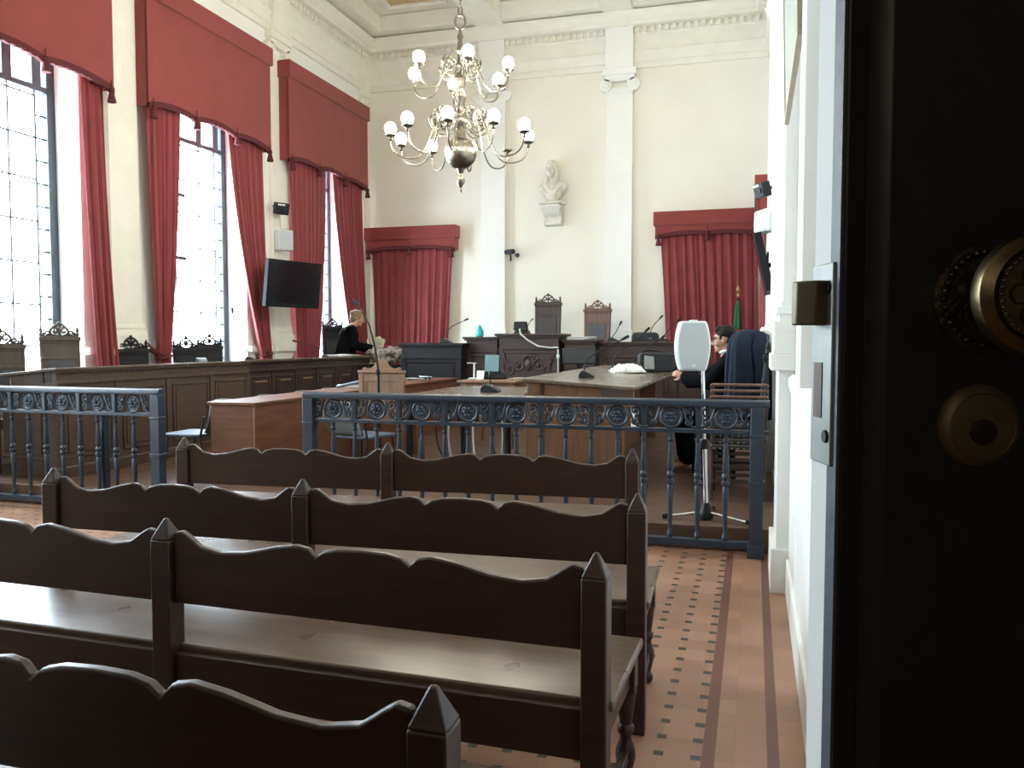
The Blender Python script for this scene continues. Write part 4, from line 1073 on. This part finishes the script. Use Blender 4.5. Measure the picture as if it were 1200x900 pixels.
# ------------------------------------------------------------------ wall devices
def tv(label, loc, rz, tilt, w, h, mount_dir):
    t = thing('wall_screen', label, 'screen', loc, rz)
    T = Matrix.Rotation(tilt, 4, 'X')
    def B(nm, mat, bev, *q):
        m = MB(); m.m = T; m.box(*q); return m.build(nm, mat, t, bev)
    B('casing', 'tv_black', .008, -w/2, w/2, -.03, .045, -h/2, h/2)
    B('display', 'screen', 0, -w/2+.03, w/2-.03, -.0315, -.029, -h/2+.06, h/2-.03)
    B('badge', 'grey_dk', .001, -.035, .035, -.034, -.03, -h/2+.022, -h/2+.034)
    m = MB(); m.box(-.18, .18, .04, .06, -.12, .12); m.tube([(0, .05, 0), mount_dir], .025, 8); m.build('wall_arm', 'black_pl', t, .003)
    return t
tv('large black screen on an arm at the wall pier, before red curtains', (-6.70, 11.16, 2.26), radians(76), radians(7), 1.10, .70, (.35, .48, 0))
tv('black screen tilted down from the right wall, seen edge-on', (.075, 9.0, 2.185), radians(-90), radians(13), .95, .58, (0, .16, 0))
def wall_box(label, loc, rz, w, d, h):
    t = thing('wall_speaker', label, 'loudspeaker', loc, rz, 'white wall speakers')
    MB().box(-w/2, w/2, 0, d, -h/2, h/2).build('cabinet', 'white_pl', t, .018, seg=3)
    MB().box(-w/2+.012, w/2-.012, -.006, .004, -h/2+.015, h/2-.015).build('grille', 'grey_pl', t, .006)
    MB().box(-.02, .02, d-.005, d+.05, -.04, .04).build('bracket', 'white_pl', t, .003)
    MB().tube([(.0, d+.03, h/2-.02), (.01, d+.04, h/2+.15), (0, d+.045, h/2+.28)], .006, 6).build('cable', 'grey_pl', t)
wall_box('small white speaker on the wall pier above the left screen', (XL+.27, 11.52, 2.98), radians(62), .25, .15, .32)
wall_box('white wall speaker on the right wall above the tilted screen', (.035, 8.7, 2.60), radians(-65), .24, .15, .22)
def sensor(label, loc, rz):
    t = thing('wall_sensor', label, 'sensor', loc, rz, 'dark wall cameras')
    m = MB(); m.m = Matrix.Rotation(radians(14), 4, 'X'); m.box(-.11, .11, -.06, .05, -.09, .09); m.build('housing', 'black_pl', t, .012)
    m = MB(); m.m = Matrix.Rotation(radians(14), 4, 'X'); m.lathe([(.035, -.075), (.03, -.06), (.0, -.058)], (.04, 0, 0), 14, 'y'); m.build('lens', 'grey_dk', t)
    m = MB(); m.m = Matrix.Rotation(radians(14), 4, 'X'); m.box(-.09, .03, -.064, -.058, .05, .075); m.build('white_label', 'white_pl', t)
    MB().tube([(-.02, .04, .02), (-.05, .16, .05)], .022, 8).build('bracket', 'black_pl', t)
    return t
sensor('dark camera box on the wall pier above the small white speaker', (XL+.22, 11.46, 3.46), radians(60))
sensor('dark camera box above the white speaker on the right wall', (.065, 8.9, 2.94), radians(-62)).scale = (.85,)*3
t = thing('security_camera', 'small dark bullet camera on the back wall under the bust', 'camera', (-4.33, YB-.16, 3.02), radians(-30))
MB().lathe([(.03, -.13), (.045, -.12), (.045, .08), (.03, .09)], (0, 0, .03), 14, 'x').build('housing', 'grey_dk', t)
MB().lathe([(.035, -.025), (.04, .02)], (.13, .05, -.04), 12, 'y').build('lamp_head', 'black_pl', t)
MB().tube([(0, .0, 0), (-.03, .04, -.08), (-.10, .10, -.12)], .015, 8).build('bracket', 'grey_dk', t)
# picture leaning out from the right wall
t = thing('picture', 'framed greenish picture leaning out high on the right wall', 'picture', (.145, 3.92, 2.52), radians(-90))
T = Matrix.Rotation(radians(1.5), 4, 'X')
def PB(nm, mat, bev, *q):
    m = MB(); m.m = T; m.box(*q); return m.build(nm, mat, t, bev)
PB('glass', 'pic', 0, -.62, .62, -.004, .004, .02, 1.3)
for q in ((-.66, .66, -.009, .015, 0, .03), (-.66, .66, -.009, .015, 1.27, 1.30), (-.66, -.63, -.009, .015, .03, 1.27), (.63, .66, -.009, .015, .03, 1.27)): PB('frame', 'frame_w', .003, *q)
for x in (-.5, .5): MB().tube([(x, .012, .9), (x, .075, .93)], .008, 6).build('wall_hook', 'black_pl', t)

# ------------------------------------------------------------------ things on the desks
def ray_at(x, y, **k):
    """point of the room seen at pixel x, y on a plane X=, Y= or Z= (used for placing loose things)"""
    a = (x-600)/F; b = -(y-450)/F; fw = cos(PITCH)+b*sin(PITCH); up = b*cos(PITCH)-sin(PITCH)
    r = Vector((a*cos(YAW)-fw*sin(YAW), a*sin(YAW)+fw*cos(YAW), up))
    ax = 'XYZ'.index(list(k)[0]); v = list(k.values())[0]
    return Vector((0, 0, 1.4))+r*((v-(0, 0, 1.4)[ax])/r[ax])
def desk_mic(label, loc, rz, bend, s=1.0, baseonly=False):
    """wedge base with gooseneck; bend = list of (x,z) of the neck"""
    t = thing('desk_microphone', label, 'microphone', loc, rz, 'conference microphones')
    MB().prism([(-.075*s, 0), (.085*s, 0), (.085*s, .012), (.01*s, .055*s), (-.045*s, .07*s), (-.075*s, .03*s)], -.065*s, .065*s, 'y').build('base', 'grey_dk', t, .008)
    MB().box(-.025, .03, -.045, -.02, .02, .062*s).build('button_plate', 'steel', t, .002)
    if bend:
        pts = [(x, 0, z) for x, z in bend]; n = len(pts)
        MB().tube(pts, .0065, 8).build('gooseneck', 'black_pl', t)
        a, b_ = Vector(pts[-2]), Vector(pts[-1]); d = (b_-a).normalized()
        MB().tube([b_-d*.01, b_+d*.02, b_+d*.06, b_+d*.07], [.008, .015, .015, .008], 10).build('capsule', 'black_pl', t)
    return t
def slope_z(x): return 1.09+(1.024-1.09)*(x+1.84)/.89+.004
for lb, px, py, Y, bend in (('front microphone on the sloping desk top, its neck bent right', 687, 436, 7.55, [(-.02, .06), (.0, .16), (.08, .22), (.22, .29), (.33, .35)]),
                         ('microphone beside the white papers on the sloping desk', 721, 428, 9.3, [(-.03, .06), (-.01, .15), (.08, .24), (.22, .34), (.33, .44)]),
                         ('farthest microphone on the sloping desk, behind the papers', 741, 425, 10.2, [(-.0, .06), (.03, .15), (.12, .22), (.24, .30), (.34, .37)])):
    p = ray_at(px, py, Y=Y); x = min(max(p.x, -1.72), -1.1)
    desk_mic(lb, (x, Y, slope_z(x)), radians(8), bend, .9)
def lmic(lb, px, Y, bend, rz=0): 
    x = -6.25; desk_mic(lb, (x, Y, 1.165-.075*.25/.72+.006), radians(rz), bend, .9)
lmic('microphone base on the left desk before the middle window', 218, 8.35, None, -40)
lmic('microphone on the left desk whose neck reaches up in the window', 280, 9.35, [(-.02, .06), (-.06, .2), (-.2, .42), (-.22, .62)], 20)
lmic('microphone on the dark left desk beside the standing woman', 372, 11.3, [(-.02, .06), (-.06, .14), (-.22, .20), (-.42, .25)], 30)
desk_mic('microphone on the near-black desk, its thin neck bent right', (-4.62, 12.15, 1.375), radians(6), [(-.02, .06), (.02, .18), (.10, .26), (.30, .35)], 1.1)
desk_mic('microphone without a raised neck on the glossy table', (-2.42, 7.55, .917), radians(5), [(0, .06), (.0, .13)], 1.1)
desk_mic('microphone on the long bench right of the red-brown carved chair', (-2.05, 12.5, 1.397), radians(0), [(-.02, .06), (.02, .11), (.06, .17), (.10, .25)], 1.0)
t = thing('desk_phone', 'dark conference unit with a curled pale cable on top of the carved bench', 'phone', (-3.42, 12.2, 1.517), radians(-8))
MB().hexa([(-.10, -.07, 0), (.13, -.07, 0), (.13, .10, 0), (-.10, .10, 0)], [(-.09, .0, .05), (.10, .0, .05), (.10, .1, .06), (-.09, .1, .06)]).build('base', 'grey_dk', t, .008)
MB().hexa([(-.12, -.02, .05), (.10, -.02, .05), (.12, .03, .05), (-.10, .03, .05)], [(-.13, .03, .19), (.07, .03, .19), (.08, .08, .18), (-.12, .08, .18)]).build('display', 'black_pl', t, .012)
MB().tube([(.08, .06, .1), (.14, .06, .19), (.18, .06, .23)], [.006, .006, .012], 8).build('gooseneck', 'black_pl', t)
p0 = (-3.36, 11.93, 1.56)
tag(MB().tube([(-3.40, 12.08, 1.585), p0, (-3.34, 11.91, 1.51), (-3.24, 11.93, 1.42), (-3.08, 11.94, 1.33), (-2.9, 11.95, 1.305), (-2.77, 11.95, 1.31)], .013, 8).build('pale_cable', 'cable_w'),
    'pale cable drooping across the face of the carved bench', 'cable')
t = thing('soap_dispenser', 'cyan bottle standing on the narrow dark bench', 'bottle', (-4.13, 12.35, 1.472), 0)
MB().lathe([(.045, 0), (.06, .01), (.065, .06), (.055, .11), (.03, .14)], (0, 0, 0), 16).build('bottle', 'cyan', t)
MB().lathe([(.03, .135), (.03, .165), (.012, .17), (.012, .185)], (0, 0, 0), 12).build('cap', 'cyan', t)
def papers(name, label, loc, rz, n, w, d, mat='paper', cat='papers'):
    t = thing(name, label, cat, loc, rz); rnd = random.Random(label)
    for i in range(n):
        m = MB(); m.m = Matrix.Translation((rnd.uniform(-.02, .02), rnd.uniform(-.02, .02), .006*i)) @ Matrix.Rotation(rnd.uniform(-.25, .25), 4, 'Z')
        N = 8; vs = [[(-w/2+w*a/N, -d/2+d*q/N, .001+.004*(1+sin(a*.9+i+q*.4))*(a/N)) for a in range(N+1)] for q in range(N+1)]
        m.rows(vs); m.build('sheet', mat, t, solid=.003)
    return t
t = thing('crumpled_paper', 'crumpled white papers on the sloping desk before the laptop bag', 'papers', (-1.36, 9.25, slope_z(-1.36)-.004), radians(20))
rnd = random.Random(8)
for q, (ox, oy, sz) in enumerate(((-.07, -.06, .13), (.06, .05, .14), (.0, .0, .12))):
    vs = [[(ox+sz*(a/6-1), oy+sz*1.2*(b_/6-1), (.012 if 0 < a < 12 and 0 < b_ < 12 else .004)+(rnd.uniform(0, .035)+.055*max(0, 1-((a/6-1)**2+(b_/6-1)**2)) if 0 < a < 12 and 0 < b_ < 12 else 0)) for a in range(13)] for b_ in range(13)]
    MB().rows(vs).build('sheet', 'paper', t, solid=.003)
papers('paper_pile', 'white papers lying on the dark bench right of the carved bench', (-2.50, 12.3, 1.43), radians(4), 7, .40, .26)
t = thing('laptop_bag', 'dark laptop bag with a pale label standing on the sloping desk', 'bag', (-1.10, 9.75, slope_z(-1.10)), radians(16)); t.scale = (.92, .92, .92)
MB().prism([(-.21, 0), (.21, 0), (.225, .05), (.21, .235), (.16, .25), (-.18, .25), (-.215, .22), (-.225, .05)], -.06, .07, 'y').build('body', 'grey_dk', t, .025, seg=3)
MB().prism([(-.15, .045), (-.02, .04), (-.03, .20), (-.15, .215)], -.066, -.058, 'y').build('pale_label', 'steel', t, .004)
MB().tube(bez((-.17, 0, .24), (-.12, 0, .33), (0, -.02, .26), (.16, 0, .245), 10), .014, 8).build('handle', 'black_pl', t)
MB().tube(bez((.2, -.03, .2), (.30, -.06, .28), (.34, -.02, .1), (.22, 0, .02), 10), .014, 8).build('strap', 'black_pl', t)
# dark monitor on the desk row behind the lawyer desk
t = thing('monitor', 'dark grey monitor behind the sloping desk, below the bench papers', 'screen', (-2.27, 11.05, .95), radians(12))
MB().box(-.225, .225, -.03, .02, .14, .36).build('casing', 'grey_dk', t, .012)
MB().box(-.205, .205, -.033, -.029, .16, .34).build('display', plain('dim_screen', (.05, .055, .055), .3), t)
MB().box(-.04, .04, -.01, .03, .0, .2).build('neck', 'black_pl', t, .004); MB().box(-.13, .13, -.08, .09, .0, .02).build('foot', 'black_pl', t, .006)
plain_table('side_table', 'low dark table under the dark grey monitor', -2.75, -2.0, 10.8, 11.45, .95, 'ebony', 'ebony')
t = thing('chrome_stand', 'slim chrome upright with a ring left of the dark grey monitor', 'stand', (-2.53, 10.9, .951), 0)
MB().tube([(0, 0, 0), (0, 0, .34)], .012, 10).build('post', 'steel', t); MB().lathe([(.05, 0), (.05, .015), (.015, .03)], (0, 0, 0), 14).build('base', 'steel', t); MB().lathe([(.016, .22), (.022, .23), (.022, .26), (.016, .27)], (0, 0, 0), 12).build('collar', 'grey_pl', t)
t = thing('rounded_back_chair', 'dark rounded chair back rising behind the long bench', 'chair', (-1.62, 12.95, ZJ), radians(180))
MB().prism([(-.21, .62), (.21, .62), (.225, .72), (.21, .98), (.17, 1.02), (-.17, 1.02), (-.21, .98), (-.225, .72)], -.05, .03, 'y').build('backrest', 'grey_dk', t, .025, seg=3)
MB().box(-.23, .23, -.52, -.06, .42, .50).build('seat', 'grey_dk', t, .03, seg=3)
MB().box(-.03, .03, -.03, .02, .44, .66).build('back_bar', 'black_pl', t, .004)
MB().tube([(0, -.28, .05), (0, -.28, .43)], .03, 10).build('column', 'black_pl', t)
for q in range(5):
    a = 2*pi*q/5; MB().tube([(0, -.28, .07), (.28*cos(a), -.28+.28*sin(a), .03)], .022, 8).build('leg', 'black_pl', t)
for i, (x, lb, bend) in enumerate(((-1.50, 'left one of two microphones before the dark rounded chair back', [(-.02, .06), (.02, .16), (.06, .24), (.15, .34)]), (-1.28, 'right one of two microphones before the dark rounded chair back', [(-.02, .06), (.03, .14), (.10, .22), (.19, .30)]))):
    desk_mic(lb, (x, 12.48, 1.397), 0, bend, .9)
# clerk table
cz = .947
t = thing('document_holder', 'teal document on a dark slanted holder on the light-wood table', 'holder', (-3.03, 9.5, cz), radians(8)); t.scale = (.74,)*3
m = MB(); m.m = Matrix.Rotation(radians(-14), 4, 'X'); m.box(-.115, .115, -.01, .01, .12, .40); m.build('document', 'teal', t, .006)
m = MB(); m.m = Matrix.Rotation(radians(-14), 4, 'X'); m.box(-.12, .13, .012, .03, .04, .36); m.build('back_plate', 'black_pl', t, .006)
MB().box(-.20, .22, -.10, .13, 0, .05).build('base', 'black_pl', t, .015)
MB().prism([(-.2, .0), (.26, .0), (.24, .10), (.14, .15), (-.05, .12), (-.17, .09)], .05, .13, 'y').build('body', 'grey_dk', t, .02)
t = thing('small_card', 'small white card leaning before the teal document', 'card', (-3.12, 9.34, cz), radians(6))
m = MB(); m.m = Matrix.Rotation(radians(-20), 4, 'X'); m.box(-.045, .045, -.004, .004, 0, .11); m.build('card', 'white_cloth', t, .003)
MB().box(-.03, .03, .0, .045, 0, .012).build('foot', 'grey_dk', t)
t = thing('t_stand', 'slim white T-shaped stand left of the teal document', 'stand', (-3.23, 9.45, cz), 0)  # plain T-shaped stand, not a light source
MB().tube([(0, 0, 0), (0, 0, .19)], .011, 10).build('post', 'white_pl', t); MB().box(-.09, .03, -.010, .010, .184, .196).build('crossbar', 'cable_w', t, .003); MB().box(-.06, .06, -.05, .05, 0, .014).build('base', 'white_pl', t, .004)
papers('paper_pile', 'yellowish papers on the right end of the light-wood table', (-2.72, 9.6, cz+.002), radians(5), 2, .14, .22, 'paper_y')
# things on the far left desk by the woman
papers('paper_pile', 'open files spread on the dark left desk before the standing woman', (-6.33, 12.0, 1.16), radians(70), 5, .34, .5)
t = thing('plastic_bag', 'crumpled clear plastic bag at the far end of the left desk', 'bag', (-5.86, 12.62, 1.02), 0)
b = MB(); rnd = random.Random(3)
for i in range(22): q = rnd.uniform(-.26, .26); b.ball((q, rnd.uniform(-.1, .1), rnd.uniform(.05, .26-.6*q*q)), (rnd.uniform(.07, .16), .08, rnd.uniform(.04, .08)), 10, 6)
b.m = Matrix()
o = fuse(b, 'film', plain('cloudy_plastic', (.27, .24, .20), .5, .55, 16, .6, 30, spec=.3), t, .014, 2)
from mathutils import noise as mn
for v in o.data.vertices:
    d = mn.noise(v.co*14)*.035+mn.noise(v.co*33)*.016
    v.co += v.normal*d; v.co.z = max(v.co.z, .002)
MB().box(-.30, .32, -.16, .16, -.818, 0).build('carcass', 'ebony', thing('low_cabinet', 'dark low cabinet under the plastic bag', 'cabinet', (-5.86, 12.62, 1.02)), .006)
papers('paper_pile', 'yellow booklet stack beside the plastic bag', (-6.06, 12.5, 1.024), radians(20), 4, .2, .28, 'paper_y')
# blue folder and green-white packages on the reddish table
t = thing('folder', 'shiny blue folder on the reddish table by the high-back chair', 'folder', (-4.42, 8.55, .876), radians(30))
m = MB(); m.m = Matrix.Rotation(radians(-12), 4, 'Y'); m.box(-.15, .15, -.11, .11, .03, .05); m.build('cover', 'blue_fab', t, .006); MB().box(-.14, .14, -.10, .10, 0, .03).build('sheets', 'paper', t)
t = thing('document_tray', 'blue document tray with papers behind the high-back chair', 'tray', (-4.36, 9.3, .875), radians(10))
MB().box(-.15, .15, -.12, .12, 0, .012).build('base', 'blue_fab', t)
for s in (-1, 1): MB().box(*sorted((s*.15, s*.14)), -.12, .12, .01, .07).build('side', 'blue_fab', t)
MB().box(-.13, .12, -.11, .11, .013, .045).build('sheets', 'paper_y', t)
t = thing('cable_heap', 'tangle of grey cables on the reddish table right of the high-back chair', 'cables', (-4.3, 10.3, .876), 0)
rnd = random.Random(5)
for q in range(3):
    MB().tube([(.14*cos(a*2.1+q)+rnd.uniform(-.02, .02), .35*sin(a+q*.5), .012+.03*abs(sin(a*1.5+q))) for a in [i*.4 for i in range(18)]], .009, 6).build('cable', 'grey_pl' if q else 'cable_b', t)
# cables hanging under the glossy table
for i, (x, y, d, mt) in enumerate(((-2.62, 6.98, .05, 'cable_w'), (-2.50, 7.05, -.12, 'grey_dk'), (-2.38, 6.96, .03, 'cable_w'), (-2.22, 7.02, .10, 'grey_dk'), (-2.12, 6.98, -.06, 'cable_w'), (-2.78, 7.1, .14, 'grey_dk'))):
    lbs = ['leftmost pale cable under the glossy table', 'grey cable slanting left under the glossy table', 'bright pale cable in the middle under the glossy table', 'grey cable slanting right under the glossy table', 'rightmost pale cable under the glossy table', 'grey cable at the left leg of the glossy table']
    tag(MB().tube(bez((x, y, .88), (x+d*.3, y-.05, .7), (x-d, y-.02, .45), (x+d*1.4, y+.03, PZ+.01), 12), .0085, 6).build('hanging_cable', mt), lbs[i], 'cable', 'cables hanging under the table')
t = shell = dup(sc0, (-3.35, 6.75, PZ), radians(165), 'blue-grey chair behind the balustrade, left of the hanging cables', None)
t['category'] = 'chair'; del t['group']
t = thing('hanging_tag', 'white paper tag hanging at the near corner of the lawyer desk', 'tag', (-.93, 6.72, .70))
MB().box(-.02, .02, -.002, .002, 0, .15).build('card', 'paper', t); MB().tube([(0, 0, .15), (0, .01, .29)], .002, 5).build('string', 'cable_w', t)

# ------------------------------------------------------------------ open door leaf at the right
FWD = Vector((-sin(YAW), cos(YAW), 0)); RGT = Vector((cos(YAW), sin(YAW), 0)); d0 = .47
loc = FWD*d0+RGT*.1866
dr = thing('open_door', 'dark wooden door leaf standing open at right, with knob and lock', 'door', (loc.x, loc.y, .004), YAW)
DZ = -.0045
MB().box(0, .86, .012, .040, 0, 2.7).build('leaf', 'door', dr, .003)
MB().box(0, .86, 0, .012, 0, 2.7).build('face_board', 'door', dr, .0025)
MB().prism([(.0125, .0005), (.0125, -.001), (.0205, -.010), (.0225, -.0105), (.86, -.0105), (.86, .0005)], 0, 2.7, 'z').build('raised_panel', 'door', dr, .0008)
MB().box(-.0012, .002, .001, .0145, 0.002, 2.698).build('edge_paint', 'door_edge', dr)
MB().box(-.0012, .002, .0145, .0392, 0.002, 2.698).build('inner_edge_strip', 'wall_w', dr)  # white strip along the inner part of the door edge
m = MB().box(-.003, .0, .006, .0375, 1.328+DZ, 1.446+DZ); m.build('lock_plate', 'steel', dr, .0008)
for z in (1.432+DZ, 1.345+DZ):
    MB().lathe([(.0035, -.0045), (.004, -.003), (.004, -.001)], (0, .012, z), 10, 'x').build('screw', 'dark', dr)
bo = MB().prism([(-.0185, .022), (-.0185, .030), (-.003, .034), (.0, .034), (.0, .014), (-.010, .013)], 1.410+DZ, 1.436+DZ, 'z'); bo.build('latch_bolt', 'cyl', dr, .0012)
MB().box(-.0036, -.0028, .019, .032, 1.355+DZ, 1.388+DZ).build('dead_bolt', 'old_chair_red', dr, .0006)
kx = .264-.1866; kz = 1.4265-.007
ro = MB().lathe([(.0325, -.007), (.0325, -.0085), (.0305, -.0115), (.027, -.0125), (.026, -.0105), (.014, -.012), (.010, -.03)], (kx, 0, kz), 40, 'y').build('knob_rose', 'bronze_d', dr)
m = MB()
for i in range(36): a = 2*pi*i/36; m.ball((kx+.0262*cos(a), -.0118, kz+.0262*sin(a)), (.002, .0025, .002), 8, 5)
m.build('rose_beading', 'bronze_d', ro)
kn = MB().lathe([(.010, -.02), (.011, -.035), (.020, -.039), (.0295, -.044), (.0312, -.049), (.0300, -.054), (.0245, -.057), (.0235, -.0555), (.0225, -.058), (.0205, -.058), (.0195, -.0555), (.010, -.0575), (.002, -.058)], (kx, 0, kz), 48, 'y').build('knob', 'bronze', dr)
m = MB()
for i in range(40): a = 2*pi*i/40; m.ball((kx+.0215*cos(a), -.0578, kz+.0215*sin(a)), (.0014, .0018, .0014), 8, 5)
m.build('knob_beading', 'bronze', kn)
m = MB()
for q in range(6):
    a = 2*pi*q/6; m.tube([(kx+.011*cos(a)+.005*cos(b), -.0568, kz+.011*sin(a)+.005*sin(b)) for b in [i*.7 for i in range(9)]], .0007, 5)
m.build('knob_engraving', 'bronze_d', kn)
cx_, cz_ = kx-.004, 1.3525-.0035
cy = MB().lathe([(.0235, -.007), (.0235, -.010), (.022, -.0135), (.0185, -.0155), (.0178, -.0145), (.0165, -.0150), (.004, -.0152)], (cx_, 0, cz_), 40, 'y').build('lock_cylinder', 'cyl', dr)
MB().lathe([(.0072, -.014), (.0072, -.0164), (.0066, -.0168)], (cx_, 0, cz_-.003), 24, 'y').build('key_plug', 'bronze_d', cy)
MB().box(cx_-.0009, cx_+.0009, -.0172, -.0165, cz_-.008, cz_+.001).build('keyhole', 'dark', cy)

t = thing('lobby_fill_lamp', 'added round fill lamp, out of view in the lobby behind the doorway', 'lamp', (-.9, -2.2, 2.55))  # added lamp out of view, lifts the dark door face and knob
mg = new_mat('lobby_fill_globe'); setp(mg[2], col=(.9, .88, .8), ecol=(1., .86, .66), estr=LOBBY_FILL)
MB().ball((0, 0, 0), .13, 20, 12).build('globe', mg[0], t); MB().lathe([(.05, .12), (.05, .14), (.012, .15), (.012, .75)], (0, 0, 0), 12).build('stem', 'brass_old', t)

# ------------------------------------------------------------------ light
w = bpy.data.worlds.new('sky'); S.world = w; w.use_nodes = True
bg = w.node_tree.nodes['Background']; bg.inputs['Color'].default_value = (.80, .91, 1.0, 1); bg.inputs['Strength'].default_value = 9.0
for c, h in WIN:                         # light portals: sampling guides for the sky at the window openings
    l = bpy.data.lights.new('window_portal', 'AREA'); l.shape = 'RECTANGLE'; l.size = WZ1-WZ0; l.size_y = 2*h; l.cycles.is_portal = True
    o = bpy.data.objects.new('window_portal', l); COL.objects.link(o); o.location = (XL-.53, c, (WZ0+WZ1)/2); o.rotation_euler = (0, -pi/2, 0)
S.view_settings.view_transform = 'Standard'; S.view_settings.look = 'None'; S.view_settings.gamma = 1; S.view_settings.use_curve_mapping = False
S.view_settings.exposure = 2.0
cy_ = S.cycles
cy_.use_denoising = True; cy_.max_bounces = 10; cy_.diffuse_bounces = 6; cy_.transparent_max_bounces = 12; cy_.sample_clamp_indirect = 6
cy_.caustics_reflective = False; cy_.caustics_refractive = False
